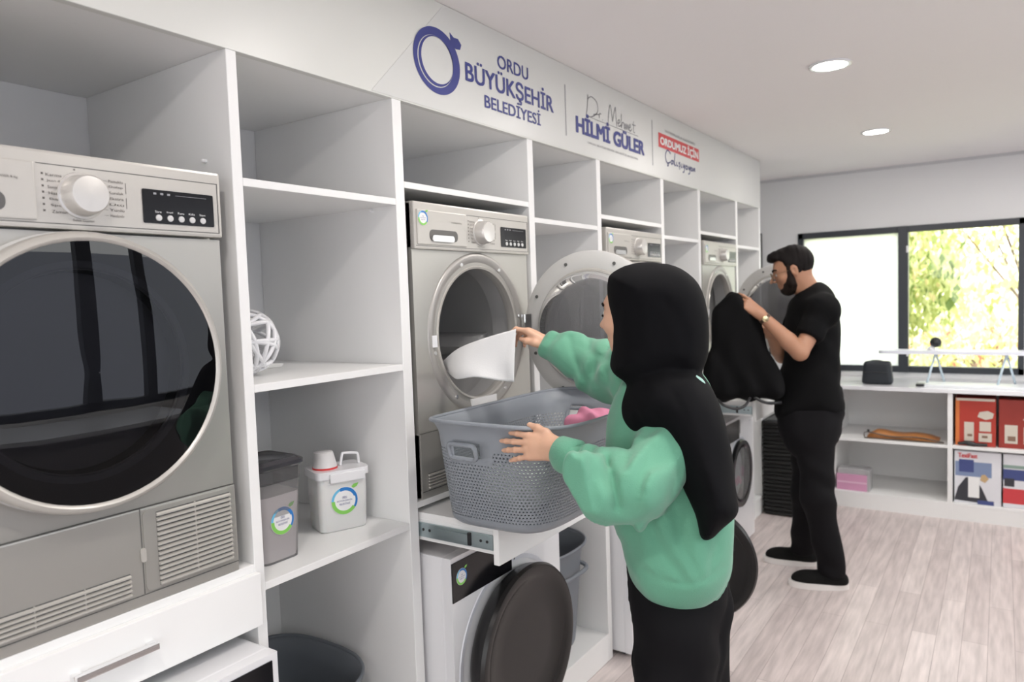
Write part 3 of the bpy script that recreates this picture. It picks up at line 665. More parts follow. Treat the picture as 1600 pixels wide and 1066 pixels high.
def hamper(y0, y1, x0, x1, label, hh=.43):
    cx, cy = (x0 + x1) / 2, (y0 + y1) / 2; a, b = (x1 - x0) / 2, (y1 - y0) / 2
    t = basket('laundry_hamper', label, 'hamper', (cx, cy, .1185), (cx, cy, .54), (a, b), (a * .82, b * .82), hh, hampm, hampm, False, 'tall grey hampers in the shelf bays', e=3.0)
    bm = NB()
    pts = crs([(x1 - .05, cy - b * .55, .47), (x1 + .012, cy - b * .52, .455), (x1 + .02, cy, .45), (x1 + .012, cy + b * .52, .455), (x1 - .05, cy + b * .55, .47)], 8); tube(bm, pts, .009, 8)
    obj('handle', bm, hampm, t, smooth=180); return t
hamper(1.03, 1.44, -.56, -.10, 'dark grey plastic hamper low in the bay beside the nearest washer', .385)
hamper(2.24, 2.625, -.44, -.03, 'grey plastic hamper with dark handle right of the black washer door')

# white plastic lattice ball
t = thing('lattice_ball', 'white openwork plastic ball on the middle shelf', 'ball', (-.20, 1.10, 1.378))
c = Vector((-.19, 1.118, 1.378 + .084)); bm = NB()
for q in range(12):
    ax = Vector((math.cos(q * 2.4) * math.sin(q * .7 + .4), math.sin(q * 2.4) * math.sin(q * .7 + .4), math.cos(q * .7 + .4))).normalized(); u, v, w = frame_of(ax); off = .030 * ((q % 3) - 1)
    r_ = math.sqrt(.079 ** 2 - off ** 2); tube(bm, [c + w * off + (u * math.cos(a) + v * math.sin(a)) * r_ for a in [2 * PI * i / 36 for i in range(36)]], .0060, 6, closed=True)
obj('lattice', bm, whiteen, t, smooth=180)
bm = NB(); g = bmesh.ops.create_icosphere(bm, subdivisions=3, radius=.03)
for v in g['verts']: v.co = v.co + c
obj('core', bm, translucent('pale_core', (.8, .8, .8), .3), t, smooth=180)
# pale plastic scoop behind it
bm = NB(); prism(bm, [(-.10, 0), (.09, 0), (.10, .010), (.02, .016), (-.06, .022)], (-.38, 1.23, 1.3775), Y3, Z3, X3 * .07)
bmesh.ops.bevel(bm, geom=bm.edges[:], offset=.002, segments=2, affect='EDGES')
tag(obj('folded_cover', bm, mat('pale_film', (.72, .72, .70), .4)), 'pale translucent plastic piece lying behind the lattice ball', 'plastic piece')

# tall dry food style container with smoky lid
def rr_loop(cx, cy, a, b, z, r=.02, n=5): return [(cx + p[0], cy + p[1], z) for p in rrect(-a, -b, a, b, r, n)]
cx, cy = -.135, 1.112
t = thing('storage_container', 'tall clear plastic container of detergent with smoky dark lid', 'container', (cx, cy, .9295))
bm = NB(); rings(bm, [rr_loop(cx, cy, .066 - .008 * (1 - f), .062 - .008 * (1 - f), .9300 + .195 * f) for f in (0, .02, .5, 1)], cap1=False); obj('clear_body', bm, plasticclear, t, smooth=50)
bm = NB(); rings(bm, [rr_loop(cx, cy, .063 - .008 * (1 - f), .059 - .008 * (1 - f), .934 + .160 * f) for f in (0, .5, 1)]); obj('powder', bm, mat('pinkish_powder', (.82, .76, .76), .8, var=.06, vscale=6), t, smooth=40)
bm = NB(); rings(bm, [rr_loop(cx, cy, .067, .063, 1.125), rr_loop(cx, cy, .068, .064, 1.165)], cap0=False, cap1=False); o = obj('lid_skirt', bm, glass_mat('smoky_plastic', (.25, .24, .26), 1.4, .1, .15), t, smooth=40)
bm = NB(); rings(bm, [rr_loop(cx, cy, .070, .066, 1.158), rr_loop(cx, cy, .074, .072, 1.163), rr_loop(cx, cy, .074, .072, 1.172), rr_loop(cx, cy, .064, .060, 1.180), rr_loop(cx, cy, .060, .056, 1.178)]); obj('lid', bm, mat('smoky_lid', (.045, .043, .05), .2, coat=.4), t, smooth=30)
st_n = Vector((.78, -.62, 0)).normalized()
sticker(t, (cx + .062, cy - .0, 1.03), Y3, Z3, .034)
# white detergent box with pouring cap
cx, cy = -.165, 1.372
t = thing('detergent_box', 'white translucent detergent box with cap and carrying handle', 'detergent box', (cx, cy, .9295))
ro = Matrix.Rotation(math.radians(-22), 4, 'Z')
def rt(pts): return [tuple((ro @ (Vector(p) - Vector((cx, cy, 0)))) + Vector((cx, cy, 0))) for p in pts]
milk = mat('milky_plastic', (.74, .74, .73), .35, sss=.1)
bm = NB(); rings(bm, [rt(rr_loop(cx, cy, .052 + a, .070 + a, z, .018)) for z, a in ((.930, -.006), (.934, -.003), (1.03, 0), (1.082, .0))]); obj('box_body', bm, milk, t, smooth=40)
bm = NB(); rings(bm, [rt(rr_loop(cx, cy, .057, .076, z, .016)) for z in (1.078, 1.096, 1.098)]); obj('lid', bm, whiteen, t, smooth=40)
bm = NB(); box(bm, (cx + .047, cy - .04, 1.066), (cx + .062, cy + .06, 1.092), .003); bm.transform(Matrix.Translation(Vector((cx, cy, 0))) @ ro @ Matrix.Translation(-Vector((cx, cy, 0)))); obj('clip', bm, whiteen, t)
p0 = rt([(cx, cy - .032, 1.098)])[0]
bm = NB(); lathe(bm, [(0, .034), (.005, .034)], p0, (0, 0, 1), 32); obj('cap_ring', bm, mat('red_plastic', (.65, .05, .05), .4), t, smooth=40)
bm = NB(); lathe(bm, [(.005, .033), (.032, .027), (.046, .026), (.048, .02)], p0, (0, 0, 1), 32)
for v in bm.verts:
    if v.co.z > 1.134: v.co.y -= .004
obj('pouring_cap', bm, mat('cap_pale', (.74, .73, .73), .35), t, smooth=40)
bm = NB(); tube(bm, crs(rt([(cx, cy + .012, 1.098), (cx, cy + .018, 1.128), (cx, cy + .026, 1.132), (cx, cy + .056, 1.128), (cx, cy + .064, 1.122), (cx, cy + .066, 1.098)]), 5), .004, 8); obj('handle', bm, whiteen, t, smooth=180)
ny = (ro @ Vector((0, 1, 0))); nx = (ro @ Vector((1, 0, 0)))
sticker(t, Vector((cx, cy, 1.012)) + nx * .0525, ny, Z3, .038)

# ------------------------------------------------------------------ worktop unit under the window
CX0, CX1, CY0, CY1 = .375, 2.34, 5.46, 6.045
u = thing('storage_unit', 'low white storage unit with open shelves along the window wall', 'storage unit', (1.3, 5.75, 0))
ups = [(CX0, CX0 + .02), (1.082, 1.110), (1.80, 1.828), (CX1 - .02, CX1)]
for a, b in ups:
    bm = NB(); box(bm, (a, CY0, 0), (b, CY1, .832), .001, 1); obj('upright', bm, white, u)
for (a, b) in zip(ups[:-1], ups[1:]):
    for z in (.112, .490):
        bm = NB(); box(bm, (a[1], CY0 + .001, z - .020), (b[0], CY1, z), .001, 1); obj('shelf', bm, white, u)
bm = NB(); box(bm, (CX0, CY0 + .002, 0), (CX1, CY0 + .02, .093)); obj('plinth', bm, white, u)
bm = NB(); box(bm, (CX0, CY1 - .006, .0), (CX1, CY1, .832)); obj('back_panel', bm, white, u)
bm = NB(); box(bm, (CX0 - .02, CY0 - .012, .833), (CX1, CY1, .860), .003); tag(obj('worktop', bm, mat('worktop_white', (.80, .80, .83), .22, coat=.3)), 'continuous glossy white worktop below the window', 'worktop')
WT = .8605
# small black toiletry bag
t = thing('small_bag', 'small black rounded bag on the worktop by the frosted window', 'bag', (.63, 5.62, WT))
bm = NB(); box(bm, (.56, 5.56, WT), (.745, 5.67, WT + .160), .034, 4)
for v in bm.verts:
    f = (v.co.z - WT) / .160; v.co.x = .645 + (v.co.x - .645) * (1.06 - .16 * f); v.co.y = 5.615 + (v.co.y - 5.615) * (1.05 - .15 * f)
obj('body', bm, mat('bag_navy_black', (.012, .016, .022), .55), t, smooth=180)
bm = NB(); tube(bm, crs([(.60, 5.615, WT + .152), (.62, 5.615, WT + .162), (.67, 5.615, WT + .162), (.69, 5.615, WT + .152)], 6), .006, 6); obj('carry_strap', bm, blackpl, t, smooth=180)
bm = NB(); box(bm, (.712, 5.585, WT + .055), (.742, 5.65, WT + .13), .008); obj('side_pocket', bm, blackpl, t)
bm = NB(); tube(bm, [(.575, 5.558, WT + .085), (.65, 5.553, WT + .09), (.715, 5.558, WT + .085)], .0025, 6); obj('zip', bm, blackpl, t)
# ironing board like long white table top on clear legs
t = thing('pressing_board', 'long narrow white board raised on thin legs before the window', 'board', (1.2, 5.70, WT))
bm = NB(); prism(bm, rrect(.655, 5.60, 1.95, 5.78, .05), (0, 0, 1.072), X3, Y3, Z3 * .022); obj('board_top', bm, mat('board_white', (.80, .82, .90), .35), t, smooth=30)
for x in (1.0, 1.40, 1.8):
    bm = NB(); tube(bm, [(x - .05, 5.64, WT + .006), (x, 5.66, 1.072)], .007, 8); tube(bm, [(x + .05, 5.74, WT + .006), (x, 5.72, 1.072)], .007, 8); tube(bm, [(x - .05, 5.62, WT + .007), (x - .04, 5.76, WT + .007)], .006, 8)
    obj('leg', bm, mat('pale_blue_tube', (.66, .78, .86), .25, metal=.2), t, smooth=180)
t = thing('round_knob', 'small black round knob with white neck on the raised board', 'knob', (.98, 5.69, 1.0945))
bm = NB(); lathe(bm, [(0, .030), (.012, .028), (.02, .016), (.04, .016)], (.975, 5.69, 1.0945), (.35, 0, 1), 24); obj('neck', bm, whiteen, t, smooth=40)
bm = NB(); g = bmesh.ops.create_icosphere(bm, subdivisions=3, radius=.036)
for v in g['verts']: v.co = v.co + Vector((1.0, 5.69, 1.148))
obj('knob', bm, blackpl, t, smooth=180)
t = thing('appliance_tray', 'flat white appliance tray with dark end lying on the worktop', 'tray', (1.2, 5.62, WT))
bm = NB(); prism(bm, rrect(.90, 5.53, 1.55, 5.72, .02), (0, 0, WT + .0), X3, Y3, Z3 * .016); obj('tray', bm, mat('tray_white', (.82, .84, .86), .25), t)
bm = NB(); box(bm, (.895, 5.525, WT + .002), (.945, 5.60, WT + .0185), .003); obj('end_cap', bm, blackpl, t)
# shelf goods
t = thing('folded_case', 'orange brown folded item with dark edge on the upper shelf under the worktop', 'case', (.82, 5.6, .4905))
bm = NB(); n = 40
def tr_h(u_, v_): return .040 + .012 * math.sin(u_ * 9) * math.cos(v_ * 3) - .018 * abs(u_ - .6)
V = [[None] * 9 for _ in range(n + 1)]
loops = []
for i in range(n + 1):
    f = i / n; x = .60 + .43 * f; hh = (.048 - .020 * f + .006 * math.sin(f * 11)) * min(1, 5 * f + .35, 6 * (1 - f) + .35)
    loops.append([(x, 5.50 + .01 * math.sin(f * 6), .4915), (x, 5.492 + .01 * math.sin(f * 6), .4915 + hh * .5), (x, 5.515, .4915 + hh), (x, 5.60, .4915 + hh * 1.05), (x, 5.68, .4915 + hh * .8), (x, 5.69, .4915)])
rings(bm, loops); obj('cloth', bm, mat('orange_leather', (.42, .17, .05), .5, var=.3, vscale=14), t, smooth=60)
bm = NB(); tube(bm, crs([(.585, 5.488, .497), (.60, 5.487, .538), (.75, 5.484, .516), (.9, 5.484, .524), (1.03, 5.485, .506), (1.04, 5.488, .496), (.8, 5.482, .496), (.585, 5.488, .497)], 6), .004, 6); obj('dark_edging', bm, mat('dark_edging', (.10, .09, .08), .6), t, smooth=180)
bm = NB(); box(bm, (.60, 5.50, .530), (.615, 5.515, .552), .003); obj('buckle', bm, blackpl, t)
t = thing('carton_box', 'pink and grey carton on the bottom shelf under the worktop', 'box', (.47, 5.56, .1125))
bm = NB(); box(bm, (.405, 5.49, .1125), (.60, 5.62, .225), .003); obj('carton', bm, mat('pink_carton', (.66, .33, .50), .6, var=.05), t)
bm = NB(); box(bm, (.410, 5.50, .225), (.605, 5.63, .262), .003); box(bm, (.598, 5.492, .1125), (.615, 5.63, .255), .002); obj('grey_wrap', bm, mat('grey_film', (.42, .42, .43), .5), t)
bm = NB(); box(bm, (.404, 5.4885, .165), (.598, 5.489, .175)); obj('pale_stripe', bm, mat('pale_pink', (.80, .55, .68), .6), t)
def printed_box(x0, x1, y0, y1, z0, z1, label, name, colr, arts):
    t = thing(name, label, 'box', ((x0 + x1) / 2, (y0 + y1) / 2, z0), None)
    bm = NB(); box(bm, (x0, y0, z0), (x1, y1, z1), .002, 1); obj('carton', bm, colr, t)
    for nm, r, m_ in arts:
        bm = NB(); a = [(x0 + (x1 - x0) * p[0], z0 + (z1 - z0) * p[1]) for p in r]
        prism(bm, a, (0, y0 - .0001 - .0004 * (arts.index((nm, r, m_)) + 1), 0), X3, Z3, Vector((0, .0004, 0))); obj(nm, bm, m_, t)
    return t
R4 = lambda a, b, c, d: [(a, b), (c, b), (c, d), (a, d)]
redc = mat('red_carton', (.42, .035, .02), .5, var=.15, vscale=8); creamc = mat('cream_print', (.62, .56, .48), .5); brownc = mat('brown_print', (.22, .13, .09), .5)
orangec = mat('orange_print', (.62, .17, .04), .5)
printed_box(1.125, 1.345, 5.50, 5.75, .4905, .80, 'red appliance carton with pictures, left one on the upper shelf', 'appliance_box', redc,
    [('printed_panel', R4(.0, .0, .10, 1), orangec), ('printed_picture', R4(.22, .10, .46, .50), creamc), ('printed_picture', [(.55, .62), (.75, .56), (.92, .60), (.95, .70), (.80, .75), (.6, .72)], creamc), ('printed_picture', R4(.60, .32, .88, .52), creamc), ('printed_picture', R4(.58, .10, .90, .28), creamc), ('printed_detail', R4(.30, .20, .42, .25), brownc), ('printed_detail', R4(.66, .18, .80, .23), brownc), ('printed_panel', R4(.02, .95, .98, 1.0), creamc)])
printed_box(1.36, 1.62, 5.505, 5.75, .4905, .80, 'red and brown appliance carton with pictures, right one on the upper shelf', 'appliance_box', mat('dark_red_carton', (.30, .03, .02), .5, var=.2, vscale=6),
    [('printed_picture', R4(.12, .10, .38, .48), creamc), ('printed_picture', [(.48, .60), (.62, .55), (.8, .56), (.82, .66), (.62, .72)], creamc), ('printed_picture', R4(.50, .10, .85, .45), creamc), ('printed_detail', R4(.18, .15, .34, .25), brownc), ('printed_detail', [(.48, .12), (.6, .2), (.85, .42), (.85, .5)], brownc)])
wc = mat('white_carton', (.74, .74, .78), .5); bluec = mat('dark_blue_print', (.05, .07, .22), .5); steelc = mat('steel_blue_print', (.20, .26, .42), .5); tanc = mat('tan_print', (.55, .38, .20), .5); blackc = mat('charcoal_print', (.035, .035, .045), .5)
b1 = printed_box(1.12, 1.375, 5.49, 5.75, .1125, .455, 'white appliance carton with dark picture and red lettering, bottom shelf', 'appliance_box', wc,
    [('printed_picture', R4(.02, .52, .80, .80), steelc), ('printed_picture', R4(.10, .60, .42, .84), bluec), ('printed_picture', [(.0, .05), (.75, .02), (.60, .30), (.45, .50), (.25, .50), (.08, .30)], blackc), ('printed_picture', [(.56, .46), (.66, .42), (.74, .5), (.66, .58), (.58, .56)], tanc), ('printed_panel', R4(.30, .12, .54, .52), whiteprint), ('printed_panel', R4(.5, .0, .85, .08), bluec)])
text('lettering', 'TexiFast', redprint, b1, (1.14, 5.4885, .412), X3, Z3, .105, .028, fat=.003)
b2 = printed_box(1.385, 1.68, 5.49, 5.75, .1125, .455, 'white appliance carton with red panel beside the dark pictured one', 'appliance_box', wc,
    [('printed_panel', R4(.0, .08, .6, .36), redprint), ('printed_picture', R4(.0, .52, .7, .72), bluec), ('printed_picture', R4(.02, .40, .2, .55), blackc), ('printed_panel', R4(.0, .74, .8, .80), mat('green_grey_print', (.25, .35, .30), .5))])
bm = NB(); tube(bm, crs([(1.14, 5.482, .505), (1.19, 5.480, .508), (1.24, 5.482, .504), (1.30, 5.481, .506)], 5), [.009] * 5 + [.013] * 5 + [.010] * 6, 8); tube(bm, crs([(1.15, 5.480, .502), (1.18, 5.478, .520), (1.23, 5.480, .515)], 5), .005, 6)
tag(obj('cable', bm, blackpl, smooth=180), 'bundled black cable at the front of the upper shelf by the red boxes', 'cable')

t = thing('side_counter', 'white counter along the right wall beside the camera, seen mirrored in the nearest dryer door', 'counter', (2.1, .6, 0))
bm = NB(); box(bm, (1.86, -1.3, .975), (2.345, 2.12, 1.0), .002); obj('counter_top', bm, mat('counter_top', (.78, .80, .86), .25), t)
bm = NB(); box(bm, (1.90, -1.28, 0), (2.34, 2.10, .975)); obj('counter_body', bm, mat('dark_counter', (.30, .28, .29), .5), t)
# black wicker hamper on the floor beside the far washer
t = thing('wicker_hamper', 'tall black wicker hamper on the floor behind the man\'s legs', 'hamper', (.165, 5.2, 0))
bm = NB(); x0, x1, y0, y1 = .025, .305, 5.04, 5.37
for k_ in range(24):
    z = .018 + k_ * .027; w_ = .012 + .006 * (k_ % 2)
    tube(bm, [(p[0], p[1], z) for p in rrect(x0 - w_ / 2, y0 - w_ / 2, x1 + w_ / 2, y1 + w_ / 2, .03, 3)], .0135, 6, closed=True)
obj('woven_body', bm, mat('black_wicker', (.010, .010, .010), .7), t, smooth=180)
bm = NB(); box(bm, (x0 + .01, y0 + .01, .01), (x1 - .01, y1 - .01, .655), .01); obj('liner', bm, blackpl, t)

# ------------------------------------------------------------------ outside
bm = NB(); box(bm, (-12, -14, -.7), (26, 30, -.35)); struct('ground', bm, mat('yard_ground', (.20, .20, .22), .9, var=.1, vscale=1))
bm = NB(); box(bm, (-12, 7.2, -.349), (8.9, 30, -.34)); struct('lawn', bm, grassm)
bm = NB(); box(bm, (XR + .1, -3, -.35), (5.6, 4.5, -.03)); struct('terrace', bm, paving)
bm = NB(); box(bm, (9, -9, -.5), (9.3, 10, 3.1)); struct('reflection_wall', bm, mat('reflection_wall', (.17, .185, .235), .9))  # unseen wall, added for a blue-grey reflection in the dryer glass
bm = NB(); box(bm, (-9, 22, -.5), (20, 22.4, 2.2)); struct('garden_wall', bm, mat('garden_wall', (.75, .73, .68), .9))
LEAF = None
def shrub(name, label, cat, c, r, n, ms, ls=.10, trunk=True, seed=1):
    rnd = random.Random(seed); t = thing(name, label, cat, (c[0], c[1], -.35), 'garden plants beyond the window'); bm = NB()
    for i in range(n):
        th, ph = rnd.uniform(0, 2 * PI), math.acos(rnd.uniform(-1, 1)); q = rnd.uniform(.35, 1) ** .5 * (1 + .18 * math.sin(3 * th) * math.sin(4 * ph))
        p = Vector((c[0] + r[0] * q * math.sin(ph) * math.cos(th), c[1] + r[1] * q * math.sin(ph) * math.sin(th), c[2] + r[2] * q * math.cos(ph)))
        d = Vector((rnd.gauss(0, 1), rnd.gauss(0, 1), rnd.gauss(0, .7))).normalized(); u_, v_, _ = frame_of(d); s = ls * rnd.uniform(.6, 1.3)
        f = bm.faces.new([bm.verts.new(p + u_ * a * s + v_ * b * s) for a, b in ((0, -.5), (.28, 0), (0, .5), (-.28, 0))]); f.material_index = rnd.choices(range(len(ms)), [5, 4, 2, 1][:len(ms)])[0]
    o = obj('foliage', bm, ms, t); 
    bm = NB(); tube(bm, [(c[0], c[1], -.36), (c[0] + .05, c[1], c[2] * .5), (c[0], c[1], c[2] + r[2] * .5)], [.09, .06, .03], 8)
    for q in range(6):
        a = q * 1.05; tube(bm, [(c[0], c[1], c[2] * .4 + q * .1), (c[0] + r[0] * .6 * math.cos(a), c[1] + r[1] * .6 * math.sin(a), c[2] + r[2] * (.1 + .1 * q))], [.03, .012], 6)
    obj('trunk', bm, mat('bark', (.16, .10, .07), .9, bump=.6, bscale=30), t)
shrub('garden_tree', 'yellow-green leafy tree seen through the clear window pane, centre', 'tree', (-.6, 11.6, 1.6), (1.5, 1.2, 1.6), 6500, [leafm[0], leafm[1], leafm[2], leafm[3]], .15, seed=2)
shrub('garden_bush', 'low light green bush with reddish leaves at lower right of the window view', 'bush', (1.35, 10.4, .35), (1.1, .8, .85), 3200, [leafm[1], leafm[3], leafm[0], leafm[4]], .11, seed=3)
shrub('garden_bush', 'low light green bush at lower left of the clear window view', 'bush', (-1.5, 8.8, .30), (1.0, .8, .8), 3000, [leafm[1], leafm[0], leafm[3]], .12, seed=5)
shrub('garden_tree', 'pale distant tree at the right of the clear window view', 'tree', (1.8, 14.5, 1.7), (1.8, 1.4, 2.2), 5000, [leafm[1], leafm[0], leafm[3]], .16, seed=4)

# ------------------------------------------------------------------ implicit surfaces for figures and cloth
def vlen(a): return np.sqrt((a * a).sum(-1))
def smin(a, b, k):
    h = np.clip(.5 + .5 * (b - a) / k, 0, 1); return b * (1 - h) + a * h - k * h * (1 - h)
def smax(a, b, k): return -smin(-a, -b, k)
def cap(p, a, b, ra, rb):
    a, b = np.asarray(a, np.float32), np.asarray(b, np.float32); ba = b - a; pa = p - a
    h = np.clip((pa @ ba) / (ba @ ba), 0, 1); return vlen(pa - h[..., None] * ba) - (ra + (rb - ra) * h)
def chain(p, pts, rs, k=.01):
    d = None
    for i in range(len(pts) - 1):
        c = cap(p, pts[i], pts[i + 1], rs[i], rs[i + 1]); d = c if d is None else smin(d, c, k)
    return d
def ell(p, c, r, fr=None):
    q = p - np.asarray(c, np.float32)
    if fr is not None: q = q @ np.asarray(fr, np.float32).T      # rows = local axes
    r = np.asarray(r, np.float32); k0 = vlen(q / r); k1 = vlen(q / (r * r)); return k0 * (k0 - 1) / np.maximum(k1, 1e-6)
def poly2(u, v, P_):
    d = np.full(u.shape, 1e9, np.float32); s = np.ones(u.shape, bool); n = len(P_)
    for i in range(n):
        ax, ay = P_[i]; bx, by = P_[i - 1]; ex, ey = bx - ax, by - ay; wx, wy = u - ax, v - ay
        t = np.clip((wx * ex + wy * ey) / (ex * ex + ey * ey + 1e-12), 0, 1); d = np.minimum(d, (wx - ex * t) ** 2 + (wy - ey * t) ** 2)
        c = ((ay > v) != (by > v)) & (u < (bx - ax) * (v - ay) / (by - ay + 1e-12) + ax); s ^= c
    return np.sqrt(d) * np.where(s, 1, -1)
def inflate(p, px, d, T, w, slant=(0, 0), smooth=4, off=0.0):
    """a rounded body with the given outline: half thickness T reached w inside the edge"""
    pts = np.array(px, float); c = pts.mean(0); o = at(c[0], c[1], d); F = (o - CAM) / np.linalg.norm(o - CAM)
    R_ = np.cross(F, (0, 0, 1)); R_ /= np.linalg.norm(R_); U_ = np.cross(R_, F)
    q = crs(pts, smooth, closed=True) if smooth else pts
    P_ = []
    for a in q:
        r = RW @ np.array([a[0] - 800, a[1] - 533, FPX]); t = ((o - CAM) @ F) / (r @ F); h = CAM + r * t - o; P_.append((h @ R_, h @ U_))
    g = p - o.astype(np.float32); u = g @ R_.astype(np.float32); v = g @ U_.astype(np.float32); z = g @ F.astype(np.float32) - slant[0] * u - slant[1] * v - off
    s = poly2(u, v, P_); di = np.clip(-s, 0, w) / w; h = T * np.sqrt(np.clip(1 - (1 - di) ** 2, 0, 1))
    return np.where(s > 0, np.sqrt(s * s + z * z), np.maximum(np.abs(z) - h, s)).astype(np.float32) * .9
def surface(fn, lo, hi, h):
    lo = np.array(lo, float); hi = np.array(hi, float); n = np.ceil((hi - lo) / h).astype(int) + 1
    ax = [np.float32(lo[i]) + np.float32(h) * np.arange(n[i], dtype=np.float32) for i in range(3)]
    V = np.empty(tuple(n), np.float32)
    for i0 in range(0, n[0], 24):
        X_, Y_, Z_ = np.meshgrid(ax[0][i0:i0 + 24], ax[1], ax[2], indexing='ij'); V[i0:i0 + 24] = fn(np.stack([X_, Y_, Z_], -1))
    V[0], V[-1], V[:, 0], V[:, -1], V[:, :, 0], V[:, :, -1] = [np.float32(h)] * 6 if False else [1] * 6
    ins = V < 0; cs = [(i, j, k) for i in (0, 1) for j in (0, 1) for k in (0, 1)]; sl = lambda a, c: a[c[0]:n[0] - 1 + c[0], c[1]:n[1] - 1 + c[1], c[2]:n[2] - 1 + c[2]]
    cnt = sum(sl(ins, c).astype(np.int8) for c in cs); act = (cnt > 0) & (cnt < 8); idx = np.argwhere(act); vid = np.full(act.shape, -1, np.int64); vid[act] = np.arange(len(idx))
    acc = np.zeros((len(idx), 3)); num = np.zeros(len(idx))
    for a in cs:
        for ax_ in range(3):
            if a[ax_]: continue
            b = list(a); b[ax_] = 1; va = V[idx[:, 0] + a[0], idx[:, 1] + a[1], idx[:, 2] + a[2]]; vb = V[idx[:, 0] + b[0], idx[:, 1] + b[1], idx[:, 2] + b[2]]
            m_ = (va < 0) != (vb < 0); t = np.where(m_, va / np.where(m_, va - vb, 1), 0); pt = np.tile(np.array(a, float), (len(idx), 1)); pt[:, ax_] = t; acc += pt * m_[:, None]; num += m_
    co = lo + h * (idx + acc / num[:, None]); F_ = []
    for ax_ in range(3):
        o1, o2 = [(1, 2), (2, 0), (0, 1)][ax_]; s0 = [slice(1, n[i] - 1) for i in range(3)]; s0[ax_] = slice(0, n[ax_] - 1); s1 = list(s0); s1[ax_] = slice(1, n[ax_])
        A, B = ins[tuple(s0)], ins[tuple(s1)]; e = np.argwhere(A != B); base = e + np.array([0 if i == ax_ else 1 for i in range(3)]); flip = A[tuple(e.T)]
        def g(d1, d2):
            q = base.copy(); q[:, o1] += d1; q[:, o2] += d2; return vid[tuple(q.T)]
        Q = np.stack([g(-1, -1), g(0, -1), g(0, 0), g(-1, 0)], 1); Q[~flip] = Q[~flip][:, ::-1]; F_.append(Q)
    F_ = np.concatenate(F_); return co, F_
def sdf_mesh(name, parts, material, parent=None, soft=1):
    """parts: list of (fn, lo, hi, h); all go to one mesh"""
    C_, F_, k_ = [], [], 0
    for fn, lo, hi, h in parts:
        c, f = surface(fn, lo, hi, h)
        # light smoothing
        e = np.concatenate([f[:, [0, 1]], f[:, [1, 2]], f[:, [2, 3]], f[:, [3, 0]]]); i_, j_ = np.concatenate([e[:, 0], e[:, 1]]), np.concatenate([e[:, 1], e[:, 0]]); ct = np.maximum(np.bincount(i_, minlength=len(c)), 1)[:, None]
        for _ in range(soft):
            nb = np.stack([np.bincount(i_, weights=c[j_, q], minlength=len(c)) for q in range(3)], 1); c = c * .5 + .5 * nb / ct
        C_.append(c); F_.append(f + k_); k_ += len(c)
    C_ = np.concatenate(C_); F_ = np.concatenate(F_); me = bpy.data.meshes.new(name)
    me.vertices.add(len(C_)); me.vertices.foreach_set('co', C_.ravel()); me.loops.add(F_.size); me.loops.foreach_set('vertex_index', F_.ravel().astype(np.int32))
    me.polygons.add(len(F_)); me.polygons.foreach_set('loop_start', np.arange(0, F_.size, 4, dtype=np.int32)); me.polygons.foreach_set('loop_total', np.full(len(F_), 4, dtype=np.int32))
    me.update(calc_edges=True); me.validate(); return link_mesh(name, me, material, parent, smooth=180)
def wr(p, k1, k2, amp, w=1.6, ph=0):
    """soft folds"""
    k1, k2 = np.asarray(k1, np.float32), np.asarray(k2, np.float32); return amp * np.sin(p @ k1 + w * np.sin(p @ k2 + ph) + ph)
def fold(p, pts, w, a, dmax=9.0, dmin=0.0):
    """a crease (a > 0) or ridge (a < 0) pressed into the side of the cloth that faces the room"""
    q = (p - CAM.astype(np.float32)) @ RW.astype(np.float32); z = np.maximum(q[..., 2], .1); x = q[..., 0] / z * FPX + 800; y = q[..., 1] / z * FPX + 533
    P_ = crs([np.array(t, float) for t in pts], 4); d = np.full(x.shape, 1e9, np.float32)
    for A, B in zip(P_[:-1], P_[1:]):
        ex, ey = B - A; t = np.clip(((x - A[0]) * ex + (y - A[1]) * ey) / (ex * ex + ey * ey + 1e-9), 0, 1); d = np.minimum(d, (x - A[0] - ex * t) ** 2 + (y - A[1] - ey * t) ** 2)
    g = np.exp(-d / (w * w)); return a * g * ((z < dmax) & (z > dmin))
def frame3(f, up):
    f = np.array(f, float); f /= np.linalg.norm(f); up = np.array(up, float); s = np.cross(f, up); s /= np.linalg.norm(s); return f, s, np.cross(s, f)
